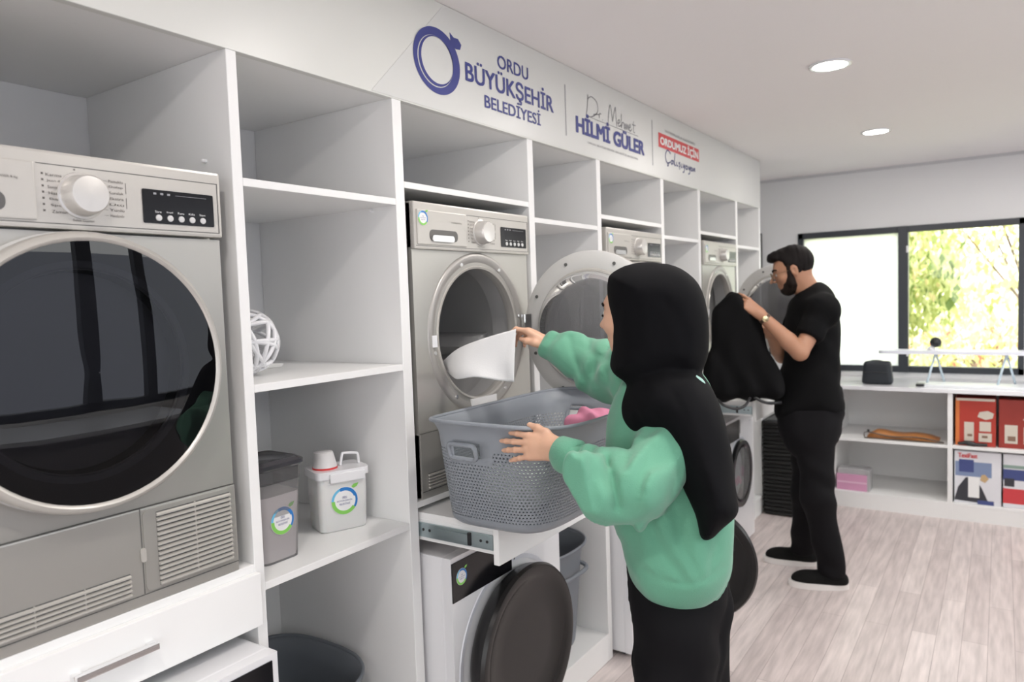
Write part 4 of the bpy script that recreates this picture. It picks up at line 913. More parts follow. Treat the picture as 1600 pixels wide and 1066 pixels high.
def hand(wrist, f, n, side, curl, spread=(.10, .03, -.04, -.11), thumb=None, sc=1.0, r=.0078):
    """wrist position, finger direction f, back-of-hand normal n, side=+1 if the thumb is toward +cross(f,n). curl: bends of 4 fingers (three joints each)"""
    W_ = np.array(wrist, float); f = np.array(f, float); f /= np.linalg.norm(f); n = np.array(n, float); n -= f * (n @ f); n /= np.linalg.norm(n); s = np.cross(f, n) * side
    segs = []; off = (.028, .0095, -.009, -.026); kn = (.088, .091, .086, .078); ln = ((.040, .024, .020), (.044, .028, .021), (.040, .026, .020), (.031, .019, .018)); tips = []
    K = []
    for q in range(4):
        k0 = W_ + (f * kn[q] + s * off[q]) * sc; K.append(k0); d = f * math.cos(spread[q]) + s * math.sin(spread[q]); pts = [k0]; a = 0
        for j in range(3):
            a += curl[q][j]; dd = d * math.cos(a) - n * math.sin(a); pts.append(pts[-1] + dd * ln[q][j] * sc)
        rr = [r * 1.12, r, r * .92, r * .80]; rr = [x * (1 if q < 3 else .88) * sc for x in rr]; segs.append((pts, rr)); tips.append((pts[-1], dd, n * math.cos(a) + d * math.sin(a), rr[-1]))
    th = thumb or ((.020, .026, -.006), (.052, .048, -.012), (.082, .058, -.014), (.106, .060, -.014))
    tp = [W_ + (f * a + s * b + n * c) * sc for a, b, c in th]; tr = [.014 * sc, .0115 * sc, .0098 * sc, .0082 * sc]
    td = tp[-1] - tp[-2]; td /= np.linalg.norm(td); tips.append((tp[-1], td, s if not thumb else n, tr[-1]))
    def fn(p):
        d = None
        for q in range(4):
            c = cap(p, W_ + s * off[q] * .55 * sc, K[q] - n * .002, .0150 * sc, .0108 * sc); d = c if d is None else smin(d, c, .014)
        d = smin(d, cap(p, W_ + f * .02 - n * .006, W_ + f * .065 * sc + s * .0 - n * .007, .020 * sc, .018 * sc), .012)
        d = smin(d, cap(p, W_ - f * .03, W_ + f * .01, .022 * sc, .022 * sc), .018)
        for pts, rr in segs:
            c = chain(p, pts, rr, .002); d = smin(d, c, .005)
            for j in (1, 2): d = smin(d, vlen(p - pts[j].astype(np.float32)) - rr[j] * 1.06, .003)
        d = smin(d, chain(p, tp, tr, .006), .010); return d
    return fn, tips, (W_, f, n, s)
def nails(tips, parent, sc=1.0):
    for (t, d, n, r) in tips:
        t = Vector(t); d = Vector(d).normalized(); n = Vector(n); n = (n - d * n.dot(d)).normalized(); s = d.cross(n); bm = NB()
        c = t + n * r * .80 - d * .001; L_ = []
        for i in range(12):
            a = 2 * PI * i / 12; L_.append(bm.verts.new(c + d * math.cos(a) * .0062 * sc + s * math.sin(a) * .0048 * sc - n * (abs(math.sin(a)) ** 2 * .0018)))
        top = bm.verts.new(c + n * .0010)
        for i in range(12): bm.faces.new((L_[i], L_[(i + 1) % 12], top))
        obj('fingernail', bm, nailm, parent, smooth=180)
def bbox(pts, pad):
    a = np.array(pts); return a.min(0) - pad, a.max(0) + pad
def head_fn(c, F, tilt, sc=1.0, ears=True):
    """skull, jaw, nose, lips, ears; F horizontal facing, tilt = chin down"""
    F = np.array(F, float); F /= np.linalg.norm(F); up0 = np.array([0, 0, 1.]); L_ = np.cross(up0, F)
    f = F * math.cos(tilt) - up0 * math.sin(tilt); u_ = up0 * math.cos(tilt) + F * math.sin(tilt); fr = np.array([f, L_, u_]); c = np.array(c, float)
    P = lambda a, b, g: c + (f * a + L_ * b + u_ * g) * sc
    def fn(p):
        d = ell(p, P(-.012, 0, .030), (.098 * sc, .076 * sc, .090 * sc), fr)
        d = smin(d, ell(p, P(.028, 0, -.030), (.062 * sc, .058 * sc, .080 * sc), fr), .03)
        d = smin(d, ell(p, P(.040, 0, -.083), (.036 * sc, .036 * sc, .026 * sc), fr), .03)      # chin
        d = smin(d, cap(p, P(.070, -.03, .030), P(.070, .03, .030), .012 * sc, .012 * sc), .02)  # brow
        for s_ in (-1, 1):
            d = smin(d, ell(p, P(.055, s_ * .040, -.018), (.028 * sc, .022 * sc, .022 * sc), fr), .02)
            d = smax(d, -ell(p, P(.094, s_ * .032, .008), (.018 * sc, .020 * sc, .012 * sc), fr), .012)
            d = smin(d, ell(p, P(.072, s_ * .032, .008), (.014 * sc, .015 * sc, .011 * sc), fr), .004)
            e = ell(p, P(-.008, s_ * .080, .0), (.018 * sc, .010 * sc, .031 * sc), fr); e = smax(e, -ell(p, P(-.004, s_ * .086, .004), (.009 * sc, .006 * sc, .017 * sc), fr), .004)
            if ears: d = smin(d, e, .006)
        d = smin(d, cap(p, P(.084, 0, .022), P(.116, 0, -.022), .006 * sc, .0095 * sc), .010)
        for s_ in (-1, 1): d = smin(d, vlen(p - P(.100, s_ * .012, -.027).astype(np.float32)) - .0085 * sc, .006)
        d = smin(d, cap(p, P(.086, -.016, -.050), P(.086, .016, -.050), .0055 * sc, .0055 * sc), .006)
        d = smin(d, cap(p, P(.084, -.014, -.060), P(.084, .014, -.060), .0065 * sc, .0065 * sc), .006)
        return d
    return fn, P, fr

# ------------------------------------------------------------------ person in the green sweatshirt
BF = np.array([-.965, .26, 0.])
hc = at(1001, 492, 1.655)
pw = None
hfn, HP, hfr = head_fn(hc, np.array([-.985, .17, 0.]), .03, .93, False)
neck0, chest = HP(-.02, 0, -.07), at(1048, 640, 1.66)
sL, sR = at(1050, 690, 1.575), at(1012, 600, 1.80)
eL, eR = at(1000, 765, 1.48), at(948, 578, 1.93)
wL, wR = at(870, 702, 1.640), at(862, 541, 2.03)
hip = at(1064, 905, 1.63)
fL = at(778, 694, 1.725) - wL; nL = CAM - wL; nL = nL / np.linalg.norm(nL) + np.array([0, -.1, .15])
fLn = fL / np.linalg.norm(fL); nLn = nL - fLn * (nL @ fLn); nLn /= np.linalg.norm(nLn)
sgnL = 1 if np.cross(fLn, nLn)[2] > 0 else -1
hLf, tipL, frL = hand(wL, fL, nL, sgnL, ((.10, .18, .12), (.08, .15, .12), (.08, .16, .12), (.10, .2, .15)), spread=(.12, .02, -.06, -.20), sc=.88,
                      thumb=((.018, .022, -.004), (.040, .040, -.004), (.068, .052, -.004), (.094, .058, -.006)))
fR = at(812, 506, 2.06) - wR; nR = np.array([.15, .15, 1.0])
fRn = fR / np.linalg.norm(fR); nRn = nR - fRn * (nR @ fRn); nRn /= np.linalg.norm(nRn); sR_ = np.cross(fRn, nRn)
sgnR = 1 if sR_ @ (CAM - wR) > 0 else -1
hRf, tipR, frR = hand(wR, fR, nR, sgnR, ((.45, .75, .45), (.55, .85, .5), (.7, .9, .5), (.85, .95, .5)), spread=(.05, .02, -.02, -.05), sc=.86,
                      thumb=((.020, .022, -.012), (.046, .034, -.020), (.072, .030, -.030), (.094, .020, -.036)))
kneeL, kneeR = hip + [.0, -.045, 0], hip + [.01, .060, 0]
kneeL[2], kneeR[2] = .46, .46
ankL, ankR = kneeL * np.array([1, 1, 0]) + [.03, -.01, .085], kneeR * np.array([1, 1, 0]) + [.04, .03, .085]
def body_w(p):
    d = hfn(p); d = smin(d, cap(p, HP(-.02, 0, -.04), chest, .048, .06), .03)
    d = smin(d, cap(p, chest + [0, 0, .02], hip, .09, .055), .04)
    for s_, e_ in ((sL, eL), (sR, eR)): d = smin(d, cap(p, s_, e_, .04, .032), .04)
    for k_, a_ in ((kneeL, ankL), (kneeR, ankR)):
        hh = hip + (k_ - hip) * np.array([.6, .6, 0]) ; d = smin(d, cap(p, hh, k_, .055, .045), .03); d = smin(d, cap(p, k_, a_, .045, .032), .02)
    return d
allp = [hc, chest, hip, sL, sR, eL, eR, ankL, ankR]
lo, hi = bbox(allp, .13); lo[2] = .04
fa = lambda hf, e_, w_: (lambda p: smin(hf(p), cap(p, e_ + (w_ - e_) * .0, w_ + (e_ - w_) * .02, .034, .021), .012))
def hb(frx, tips, extra): return bbox([frx[0], frx[0] + frx[1] * .1] + [t[0] for t in tips] + extra, .035)
lL, hL_ = hb(frL, tipL, [eL + (wL - eL) * .3]); lR, hR_ = hb(frR, tipR, [eR + (wR - eR) * .3])
pw = sdf_mesh('person', [(body_w, lo, hi, .005), (fa(hLf, eL, wL), lL, hL_, .0022), (fa(hRf, eR, wR), lR, hR_, .0022)], skinw)
tag(pw, 'person in green sweatshirt and long black headscarf reaching toward the open dryer', 'person')
nails(tipL, pw, .9); nails(tipR[:2] + tipR[4:], pw, .9)
# eyes and brows
for s_ in (-1, 1):
    bm = NB(); g = bmesh.ops.create_icosphere(bm, subdivisions=3, radius=.0105)
    for v in g['verts']: v.co = v.co + Vector(HP(.0765, s_ * .032, .007))
    obj('eye', bm, mat('eye_white', (.6, .58, .56), .2), pw, smooth=180)
    bm = NB(); tube(bm, crs([HP(.088, s_ * .018, .001), HP(.0895, s_ * .033, .004), HP(.080, s_ * .048, .001)], 5), .0022, 6); obj('eyelashes', bm, hairm, pw, smooth=180)
    bm = NB(); tube(bm, crs([HP(.089, s_ * .014, .026), HP(.087, s_ * .035, .033), HP(.072, s_ * .054, .028)], 5), .0028, 6); obj('eyebrow', bm, hairm, pw, smooth=180)
bm = NB(); tube(bm, crs([HP(.083, -.018, -.053), HP(.0915, 0, -.055), HP(.083, .018, -.053)], 5), .0035, 8); obj('lips', bm, mat('lips', (.48, .16, .13), .4), pw, smooth=180)

# headscarf: hood round the head, cape over the shoulders, tail down the back
hood_px = [(949, 440), (957, 426), (988, 411), (1030, 410), (1066, 421), (1094, 447), (1107, 490), (1109, 530), (1105, 560), (1092, 582), (1060, 596), (1000, 606), (968, 592), (953, 574), (957, 545), (955, 505), (949, 470)]
cape_px = [(985, 575), (1040, 560), (1082, 572), (1106, 596), (1128, 640), (1142, 700), (1150, 770), (1150, 800), (1126, 822), (1112, 836), (1094, 836), (1084, 800), (1060, 752), (1036, 712), (1020, 694), (992, 684), (972, 662), (967, 636), (974, 606)]
tail_px = [(1082, 790), (1112, 800), (1113, 850), (1102, 878), (1092, 866), (1081, 846)]
def scarf(p):
    a = inflate(p, hood_px, 1.665, .132, .09)
    b = inflate(p, cape_px, 1.60, .155, .10, slant=(-.20, .22))
    c = inflate(p, tail_px, 1.585, .02, .015, slant=(-.2, 0))
    d = smin(a, b, .014); d = smin(d, c, .012)
    d = d + wr(p, (20, 30, -16), (9, -7, 14), .0022) + wr(p, (-6, 42, 18), (14, 9, -9), .0015)
    for pts, w_, a_ in (([(1000, 620), (1040, 680), (1085, 760), (1100, 820)], 8, .004), ([(1050, 610), (1085, 690), (1118, 790)], 7, .004), ([(990, 640), (1015, 680)], 6, .004), ([(975, 440), (965, 500), (962, 560)], 5, .003), ([(1040, 470), (1070, 530), (1060, 585)], 9, .003)):
        d = d + fold(p, pts, w_, a_, 1.66)
    # open front so that the face looks out
    face = cap(p, HP(.062, 0, .0), HP(.16, .0, .0), .046, .070)
    face = smin(face, cap(p, HP(.06, 0, -.05), HP(.16, 0, -.05), .036, .055), .02)
    return smax(d, -face, .012)
lo, hi = bbox([at(x, y, dd) for x, y in hood_px + cape_px + tail_px for dd in (1.42, 1.84)], .02)
sdf_mesh('headscarf', [(scarf, lo, hi, .0055)], scarfm, pw, soft=4)
# light shirt collar showing at the nape
bm = NB(); tube(bm, crs([at(1086, 590, 1.56), at(1095, 596, 1.56), at(1101, 605, 1.57)], 4), .006, 8); obj('collar', bm, mat('pale_collar', (.45, .70, .62), .8), pw, smooth=180)

# sweatshirt
torso_px = [(975, 590), (1010, 560), (1080, 570), (1115, 640), (1136, 720), (1146, 800), (1144, 860), (1138, 900), (1112, 940), (1062, 956), (1012, 938), (983, 898), (968, 850), (954, 815), (946, 750), (944, 690), (950, 640)]
hem_px = [(984, 880), (1020, 905), (1070, 915), (1115, 905), (1140, 872), (1138, 892), (1114, 938), (1062, 955), (1010, 937), (984, 902)]
uaL = [sL + [0, 0, -.005], eL + [.0, 0, .004], eL]; cuffL = wL + (eL - wL) * .10; cuffR = wR + (eR - wR) * .08
nearsl_px = [(1010, 688), (1040, 700), (1058, 730), (1056, 770), (1034, 800), (990, 820), (950, 817), (918, 802), (896, 772), (880, 740), (890, 704), (920, 702), (948, 716), (975, 706)]
def sweat(p):
    d = inflate(p, torso_px, 1.66, .125, .11, slant=(-.10, 0))
    d = smin(d, cap(p, sL, chest, .07, .10), .05)
    sl = inflate(p, nearsl_px, 1.50, .055, .07, slant=(.62, .0))
    lower = cap(p, eL, cuffL, .060, .036); sl = smin(sl, lower, .03); up_ = cap(p, sL, eL, .066, .062); sl = smin(sl, up_, .03)
    ax = (eL - wL) / np.linalg.norm(eL - wL)
    sl = sl + wr(p, ax * 105, (30, -22, 25), .0042) + wr(p, (-45, 30, 60), (22, 40, -9), .0016)
    d = smin(d, sl, .012)
    far = cap(p, sR, eR, .085, .074); far = smin(far, cap(p, eR, cuffR, .072, .046), .03)
    ax2 = (eR - wR) / np.linalg.norm(eR - wR); far = far + wr(p, ax2 * 85, (28, 20, -30), .0045) + wr(p, (25, 35, 50), (-22, 30, 9), .003)
    d = smin(d, far, .025)
    d = d + wr(p, (26, -34, 16), (10, 12, 8), .0045) + wr(p, (-60, 40, 24), (7, 16, 12), .0016)
    for pts, w_, a_ in (([(948, 722), (958, 752), (966, 792)], 6, .014), ([(906, 700), (898, 722), (890, 760)], 5, .010), ([(925, 706), (922, 740), (930, 790)], 6, .007), ([(1060, 735), (1045, 780), (1010, 812), (960, 826)], 6, .005),
                        ([(1018, 700), (1004, 735), (1000, 770)], 7, .006), ([(985, 696), (978, 730)], 6, .008), ([(970, 845), (985, 868)], 6, .006), ([(1018, 820), (1035, 860), (1070, 905)], 8, .007), ([(1055, 800), (1068, 850), (1088, 895)], 8, .006),
                        ([(1000, 830), (1008, 870), (1030, 905)], 9, -.005), ([(1120, 850), (1110, 890)], 6, .005), ([(986, 878), (1030, 905), (1085, 912), (1136, 885)], 4, .005)):
        d = d + fold(p, pts, w_, a_, 1.66)
    for pts, w_, a_ in (([(890, 528), (898, 560), (912, 592)], 5, .010), ([(918, 530), (928, 565), (930, 600)], 6, .009), ([(950, 548), (945, 575), (962, 610)], 6, .009), ([(905, 540), (935, 556), (970, 570)], 5, .005), ([(955, 630), (950, 700), (956, 790)], 7, .005)):
        d = d + fold(p, pts, w_, a_, 2.1)
    d = smin(d, inflate(p, hem_px, 1.655, .118, .03, slant=(-.10, 0)), .006)
    return d
lo, hi = bbox([at(x, y, dd) for x, y in torso_px for dd in (1.50, 1.80)] + [sL, sR, eL, eR, cuffL, cuffR], .09)
sw = sdf_mesh('sweatshirt', [(sweat, lo, hi, .0055)], green, pw, soft=4)
for (w_, e_, r0) in ((wL, eL, .0335), (wR, eR, .036)):
    d_ = (e_ - w_); L_ = np.linalg.norm(d_); d_ = d_ / L_; bm = NB(); lathe(bm, [(.012, r0 - .006), (.006, r0 - .002), (.008, r0 + .001), (.03, r0 + .004), (.055, r0 + .008), (.06, r0)], w_, d_, 36, cap0=False, cap1=False)
    for v in bm.verts:
        q = np.array(v.co) - w_; q = q - d_ * (q @ d_); ang = math.atan2(q @ np.array([0, 0, 1]), q @ np.cross(d_, [0, 0, 1])); v.co += Vector(q) * (.03 * math.sin(ang * 18))
    obj('ribbed_cuff', bm, greenrib, sw, smooth=180)
# trousers
tr_px = [(984, 850), (1060, 840), (1140, 850), (1142, 870), (1140, 905), (1134, 950), (1122, 992), (1126, 1030), (1118, 1066), (1116, 1140), (996, 1140), (992, 1066), (988, 980), (983, 920)]
def trous(p):
    d = inflate(p, tr_px, 1.66, .118, .08)
    for k_, a_ in ((kneeL, ankL), (kneeR, ankR)):
        hh = np.array([k_[0], k_[1], .80]); d = smin(d, cap(p, hh, k_, .080, .074), .04); d = smin(d, cap(p, k_, a_ + [0, 0, .02], .080, .068), .03)
    return smax(d + wr(p, (10, 12, 34), (12, 9, 14), .004), -(p[..., 2] - .055), .01)
lo, hi = bbox([at(x, y, dd) for x, y in tr_px for dd in (1.52, 1.80)] + [ankL, ankR], .08); lo[2] = .04
sdf_mesh('trousers', [(trous, lo, hi, .007)], pantsm, pw)
def shoe(parent, ank, F, sc=1.0):
    F = np.array(F, float); F[2] = 0; F /= np.linalg.norm(F); L_ = np.array([-F[1], F[0], 0]); a = np.array([ank[0], ank[1], 0.]); fr = np.array([F, L_, [0, 0, 1.]])
    def up(p):
        d = cap(p, a + F * -.035 + [0, 0, .045], a + F * .03 + [0, 0, .05], .040 * sc, .040 * sc); d = smin(d, ell(p, a + F * .10 * sc + [0, 0, .040], (.085 * sc, .043 * sc, .044 * sc), fr), .04)
        d = smin(d, cap(p, a + [0, 0, .05], a + [0, 0, .105], .040, .040), .03); return smax(d, .028 - p[..., 2], .004)
    o = sdf_mesh('shoe', [(up, a - [.2, .2, 0], a + [.2, .2, .14], .005)], shoeblack, parent)
    bm = NB(); n_ = 36; pr = []
    for i in range(n_):
        t = 2 * PI * i / n_; x = .062 + .136 * math.cos(t); y = .050 * math.sin(t) * (1 - .18 * math.cos(t + PI)); pr.append((x * sc, y * sc))
    prism(bm, pr, (a[0], a[1], .001), Vector(F), Vector(L_), Z3 * .030); obj('shoe_sole', bm, solem, o, smooth=30)
    bm = NB()
    for q in range(4):
        c_ = a + F * (.045 + .018 * q) * sc; z = .086 - .009 * q; tube(bm, crs([c_ - L_ * .022 + [0, 0, z - .008], c_ + [0, 0, z], c_ + L_ * .022 + [0, 0, z - .008]], 4), .0022, 6)
    obj('laces', bm, blackpl, o, smooth=180)
shoe(pw, ankL, BF, .92); shoe(pw, ankR, BF, .92)

# white cloth pulled out of the drum
def sheet(name, top, bot, n, k_, amp, th, material, parent=None, ph=0.0, freq=3.0):
    T_ = crs(top, 10); B_ = crs(bot, 10); T_ = np.array(T_); B_ = np.array(B_)
    rs = lambda A: np.stack([np.interp(np.linspace(0, len(A) - 1, n), np.arange(len(A)), A[:, c]) for c in range(3)], 1); T_, B_ = rs(T_), rs(B_)
    nr = np.cross(T_[-1] - T_[0], B_[n // 2] - T_[n // 2]); nr /= np.linalg.norm(nr); bm = NB(); G = []
    for i in range(n):
        r = []
        for j in range(k_):
            f, g = i / (n - 1), j / (k_ - 1); p = T_[i] * (1 - g) + B_[i] * g; a = amp * (.25 + g) * min(1, 6 * (1 - f) + .1)
            p = p + nr * (a * math.sin(freq * 2 * PI * f + 1.6 * math.sin(3 * g + ph) + ph) + .10 * a * math.sin(freq * 5.1 * PI * f + 4 * g)); r.append(bm.verts.new(p))
        G.append(r)
    for i in range(n - 1):
        for j in range(k_ - 1): bm.faces.new((G[i][j], G[i + 1][j], G[i + 1][j + 1], G[i][j + 1]))
    o = obj(name, bm, material, parent, smooth=180); m_ = o.modifiers.new('s', 'SOLIDIFY'); m_.thickness = th; m_.offset = 0; return o
tw = sheet('cloth', [at(690, 566, 2.20) , at(716, 545, 2.12), at(755, 530, 2.06), at(785, 520, 2.03), at(806, 514, 2.02)],
           [at(697, 580, 2.20), at(712, 592, 2.10), at(745, 590, 2.05), at(775, 594, 2.03), at(803, 597, 2.02)], 60, 24, .007, .004, towelm, freq=1.4)
tag(tw, 'white cloth being pulled out of the open dryer', 'cloth')
def wad(p):
    d = chain(p, [at(760, 455, 2.42), at(735, 452, 2.45), at(712, 458, 2.46)], [.03, .045, .03], .02); return d + wr(p, (50, 30, 70), (30, 40, -20), .006)
# pink laundry inside the basket
def lump(c, r, amp, seed):
    c = np.array(c); return (lambda p: ell(p, c, r) + wr(p, (50 + seed, 34, 60), (33, 41, -22), amp, ph=seed)), c - np.array(r) - .03, c + np.array(r) + .03
fn_, lo, hi = lump((.38, 1.90, 1.165), (.09, .11, .055), .008, 1)
tag(sdf_mesh('folded_laundry', [(fn_, lo, hi, .006)], pinkm), 'pink laundry lying inside the grey woven basket', 'laundry')
fn_, lo, hi = lump((.24, 1.72, 1.02), (.12, .17, .07), .010, 3)
tag(sdf_mesh('folded_laundry', [(fn_, lo, hi, .007)], mat('pale_green_cloth', (.50, .58, .52), .9)), 'pale crumpled laundry at the bottom of the grey woven basket', 'laundry')

# ------------------------------------------------------------------ person in the black t-shirt
MF = np.array([-.965, -.26, 0.])
DM = 3.80
mh = at(1238, 424, DM)
mfn, MP, mfr = head_fn(mh, MF, .30, 1.0)
mch = at(1272, 500, DM); mhip = at(1270, 655, DM - .02)
msL, msR = at(1286, 484, DM - .17), at(1256, 482, DM + .19)
meL, meR = at(1250, 551, DM - .22), at(1222, 556, DM + .16)
mwL, mwR = at(1188, 491, DM - .20), at(1205, 525, DM + .10)
mfl = at(1150, 462, DM - .17) - mwL
ml_n = np.array([.1, -.75, .65])
mf_ = mfl / np.linalg.norm(mfl); mn_ = ml_n - mf_ * (ml_n @ mf_); sg = 1 if np.cross(mf_, mn_ / np.linalg.norm(mn_))[2] > 0 else -1
mhL, mtL, mfrL = hand(mwL, mfl, ml_n, sg, ((.35, .35, .2), (.5, .7, .4), (.6, .8, .4), (.7, .85, .4)), sc=.98, thumb=((.02, .018, -.014), (.048, .020, -.026), (.076, .016, -.032), (.10, .010, -.034)))
mfr2 = at(1178, 500, DM + .05) - mwR
mhR, mtR, mfrR = hand(mwR, mfr2, np.array([.1, .6, .6]), 1, ((.5, .5, .3), (.6, .7, .4), (.7, .8, .4), (.8, .8, .4)), sc=.98)
fBx = at(1284, 905, 3.70); anL = np.array([.655, 3.925, .09]); anR = np.array([.455, 4.19, .09])
knL = at(1278, 780, DM - .10); knR = at(1262, 772, DM + .12)
def body_m(p):
    d = mfn(p); d = smin(d, cap(p, MP(-.03, 0, -.05), mch + [0, 0, .10], .056, .062), .025)
    d = smin(d, cap(p, mch, mhip, .11, .085), .04)
    for s_, e_, w_ in ((msL, meL, mwL), (msR, meR, mwR)):
        d = smin(d, cap(p, s_, e_, .046, .040), .03); d = smin(d, cap(p, e_, e_ + (w_ - e_) * .3, .041, .042), .012); d = smin(d, cap(p, e_ + (w_ - e_) * .3, w_, .042, .026), .012)
    for k_, a_ in ((knL, anL), (knR, anR)): d = smin(d, cap(p, mhip + [0, 0, -.05], k_, .08, .05), .03); d = smin(d, cap(p, k_, a_, .05, .035), .02)
    return d
lo, hi = bbox([mh, mch, mhip, msL, msR, meL, meR, mwL, mwR, anL, anR], .13); lo[2] = .05
l1, h1 = bbox([mwL, mfrL[0] + mfrL[1] * .1] + [t[0] for t in mtL], .03); l2, h2 = bbox([mwR, mfrR[0] + mfrR[1] * .1] + [t[0] for t in mtR], .03)
pm = sdf_mesh('person', [(body_m, lo, hi, .006), (mhL, l1, h1, .003), (mhR, l2, h2, .003)], skinm)
tag(pm, 'person in black t-shirt with glasses and beard, looking down at a black garment', 'person')
def hair(p):
    d = ell(p, MP(-.016, 0, .042), (.106, .084, .094), mfr)
    d = smin(d, ell(p, MP(.052, 0, .100), (.050, .060, .030), mfr), .02)
    cut = cap(p, MP(.080, -.2, .012), MP(.080, .2, .012), .054, .054); d = smax(d, -cut, .012)
    low = (p - MP(0, 0, -.046).astype(np.float32)) @ np.array(mfr[2], np.float32); d = smax(d, -low, .01)
    side = (p - MP(.035, 0, 0).astype(np.float32)) @ np.array(mfr[0], np.float32) - .55 * np.maximum((p - MP(0, 0, .06).astype(np.float32)) @ np.array(mfr[2], np.float32), 0) * 2; d = smax(d, side, .012)
    d = smin(d, ell(p, MP(.062, 0, .096), (.040, .058, .026), mfr), .012)
    for s_ in (-1, 1): d = smax(d, -ell(p, MP(-.004, s_ * .090, .0), (.026, .026, .032), mfr), .008)
    return d + wr(p, (150, 40, 60), (60, 80, -50), .0012)
lo, hi = bbox([mh], .16); sdf_mesh('hair', [(hair, lo, hi, .004)], hairm, pm)
def beard(p):
    d = smin(ell(p, MP(.042, 0, -.084), (.046, .047, .034), mfr), ell(p, MP(.018, 0, -.046), (.060, .0685, .060), mfr), .02)
    for s_ in (-1, 1): d = smin(d, cap(p, MP(.012, s_ * .071, .045), MP(.024, s_ * .060, -.06), .012, .016), .012)
    d = smin(d, cap(p, MP(.084, -.018, -.043), MP(.084, .018, -.043), .006, .006), .008)
    mouth = ell(p, MP(.100, 0, -.054), (.022, .024, .009), mfr); d = smax(d, -mouth, .004)
    chk = ell(p, MP(.100, 0, -.018), (.050, .085, .024), mfr); d = smax(d, -chk, .01)
    low = (p - MP(0, 0, .06).astype(np.float32)) @ np.array(mfr[2], np.float32); d = smax(d, low, .01)
    bk = (MP(.000, 0, 0).astype(np.float32) - p) @ np.array(mfr[0], np.float32); d = smax(d, bk, .01)
    return d + wr(p, (160, 60, 90), (60, 80, -50), .0010)
lo, hi = bbox([MP(.03, 0, -.06)], .10); sdf_mesh('beard', [(beard, lo, hi, .0035)], beardm, pm)
for s_ in (-1, 1):
    bm = NB(); g = bmesh.ops.create_icosphere(bm, subdivisions=3, radius=.0115)
    for v in g['verts']: v.co = v.co + Vector(MP(.0755, s_ * .032, .006))
    obj('eye', bm, mat('eye_white', (.6, .58, .56), .2), pm, smooth=180)
    bm = NB(); tube(bm, crs([MP(.092, s_ * .014, .028), MP(.090, s_ * .035, .035), MP(.074, s_ * .054, .030)], 5), .004, 6); obj('eyebrow', bm, hairm, pm, smooth=180)
gl = bpy.data.objects.new('eyeglasses', None); COL.objects.link(gl); gl.parent = pm; WL[gl.name] = Vector()
gold = mat('thin_metal_frame', (.30, .22, .14), .3, metal=.9)
for s_ in (-1, 1):
    cc = MP(.106, s_ * .033, .002); bm = NB(); ring_ = [cc + np.array(mfr[1]) * (.025 * math.cos(a)) + np.array(mfr[2]) * (.022 * math.sin(a)) - np.array(mfr[0]) * (.006 * (math.cos(a) * s_) ** 2 * (1 if math.cos(a) * s_ > 0 else 0)) for a in [2 * PI * i / 28 for i in range(28)]]
    tube(bm, ring_, .0015, 6, closed=True); tube(bm, [MP(.102, s_ * .058, .008), MP(.08, s_ * .072, .010), MP(-.012, s_ * .082, .010), MP(-.028, s_ * .082, -.008)], .0014, 6); obj('glasses_frame', bm, gold, gl, smooth=180)
    bm = NB(); bm.faces.new([bm.verts.new(q) for q in ring_]); obj('lens', bm, glass_mat('lens_glass', (.96, .96, .95), 1.7), gl)
bm = NB(); tube(bm, [MP(.106, -.008, .006), MP(.108, 0, .008), MP(.106, .008, .006)], .0014, 6); obj('bridge', bm, gold, gl, smooth=180)
tee_px = [(1262, 446), (1284, 441), (1304, 458), (1312, 490), (1314, 540), (1314, 600), (1318, 650), (1262, 662), (1212, 652), (1213, 600), (1224, 560), (1224, 510), (1238, 466)]
def tshirt(p):
    d = inflate(p, tee_px, DM, .165, .13)
    d = smin(d, cap(p, msL, msR, .085, .085), .05)
    for s_, e_ in ((msL, meL), (msR, meR)): d = smin(d, cap(p, s_, s_ + (e_ - s_) * .60, .074, .064), .03)
    for s_, e_ in ((msL, meL), (msR, meR)):
        ax = (e_ - s_) / np.linalg.norm(e_ - s_); t_ = (p - (s_ + (e_ - s_) * .66).astype(np.float32)) @ ax.astype(np.float32); near = vlen(p - (s_ + (e_ - s_) * .80).astype(np.float32)) - .095; d = smax(d, -smax(-t_, near, .005), .004)
    d = d + wr(p, (12, 14, 30), (9, 12, 8), .004)
    hole = cap(p, MP(-.03, 0, -.05), MP(-.05, 0, -.02), .062, .08); return smax(d, -hole, .006)
lo, hi = bbox([at(x, y, dd) for x, y in tee_px for dd in (DM - .28, DM + .28)], .05); sdf_mesh('t_shirt', [(tshirt, lo, hi, .0075)], tee, pm, soft=6)
tm_px = [(1214, 605), (1260, 600), (1316, 605), (1310, 680), (1308, 740), (1306, 800), (1312, 888), (1262, 890), (1254, 820), (1250, 800), (1238, 740), (1218, 690)]
def trm(p):
    d = inflate(p, tm_px[:3] + [(1310, 690), (1262, 720), (1222, 690)], DM, .15, .11)
    for k_, a_ in ((knL, anL), (knR, anR)): 
        hh = mhip + (k_ - mhip) * np.array([.5, .5, .15]); d = smin(d, cap(p, hh, k_, .098, .078), .03); d = smin(d, cap(p, k_, a_ + [0, 0, .0], .078, .066), .03)
    return smax(d + wr(p, (10, 12, 34), (12, 9, 14), .004), .065 - p[..., 2], .01)
lo, hi = bbox([mhip, knL, knR, anL, anR] + [at(1316, 625, DM), at(1214, 600, DM)], .17); lo[2] = .05; hi[2] = mhip[2] + .26
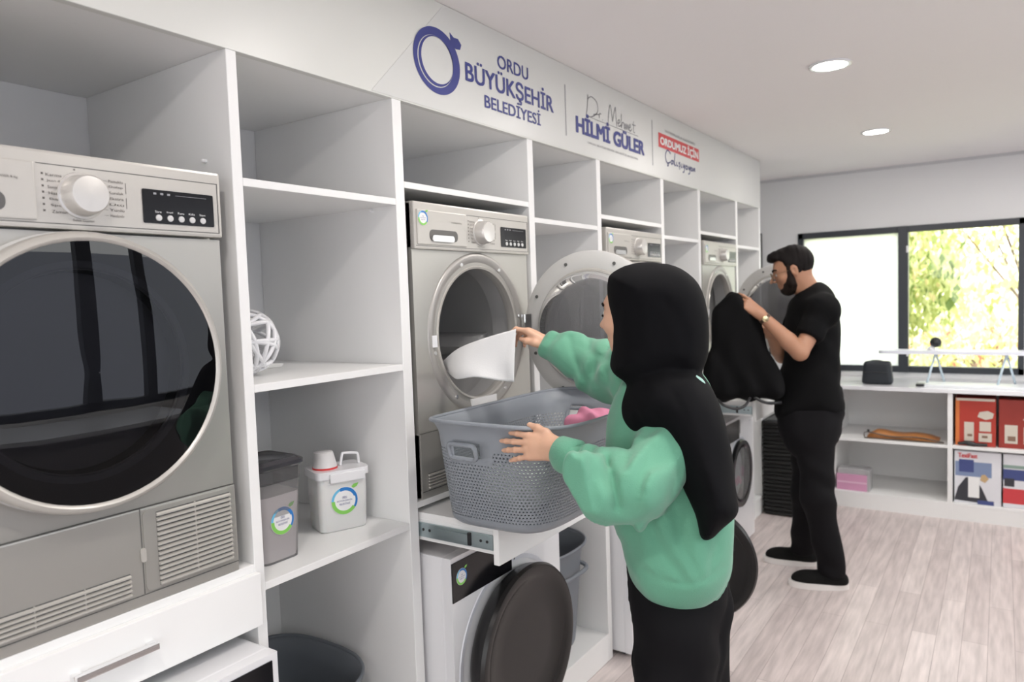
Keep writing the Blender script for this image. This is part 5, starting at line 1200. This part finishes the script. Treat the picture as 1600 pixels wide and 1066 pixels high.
sdf_mesh('trousers', [(trm, lo, hi, .008)], pantsm, pm)
shoe(pm, anL, (-.92, -.30, 0), 1.08); shoe(pm, anR, (-.96, -.20, 0), 1.08)
d_ = meL - mwL; d_ /= np.linalg.norm(d_); bm = NB(); lathe(bm, [(-.008, .0275), (-.008, .0305), (.008, .0310), (.008, .0285)], mwL + d_ * .03, d_, 32, closed=True)
wt = obj('wristwatch', bm, mat('watch_strap', (.10, .06, .04), .4, metal=.3), pm, smooth=40)
wn = np.cross(d_, [0, 0, 1.]); wn = (CAM - mwL); wn = wn - d_ * (wn @ d_); wn /= np.linalg.norm(wn)
bm = NB(); lathe(bm, [(0, .016), (.006, .015), (.007, .012)], mwL + d_ * .03 + wn * .029, wn, 24); obj('watch_face', bm, mat('watch_gold', (.75, .62, .38), .2, metal=1.0), wt, smooth=40)

# black garment held up and draped over the pulled-out shelf
g_px = [(1146, 458), (1158, 459), (1172, 474), (1186, 492), (1192, 520), (1197, 545), (1214, 566), (1228, 600), (1222, 622), (1170, 625), (1118, 624), (1098, 600), (1098, 572), (1110, 545), (1110, 505), (1112, 484), (1128, 468)]
def garment(p):
    d = inflate(p, g_px, DM - .12, .075, .06, slant=(.15, 0)); return d + wr(p, (34, 26, 6), (6, 8, 12), .007) + wr(p, (60, 10, -8), (9, 14, 5), .004)
lo, hi = bbox([at(x, y, dd) for x, y in g_px for dd in (DM - .25, DM + .02)], .03)
gmt = sdf_mesh('garment', [(garment, lo, hi, .007)], garm); tag(gmt, 'black garment held up by the person in black over the pulled-out shelf', 'garment')
bm = NB(); tube(bm, crs([at(1120, 624, 3.60), at(1132, 634, 3.56), at(1150, 639, 3.55), at(1164, 634, 3.56), at(1172, 622, 3.60)], 6), .007, 8); obj('hanging_strap', bm, blackpl, gmt, smooth=180)
bm = NB(); tube(bm, crs([at(1178, 620, 3.62), at(1192, 628, 3.60), at(1204, 630, 3.62), at(1220, 629, 3.66)], 6), .008, 8); obj('hanging_strap', bm, blackpl, gmt, smooth=180)
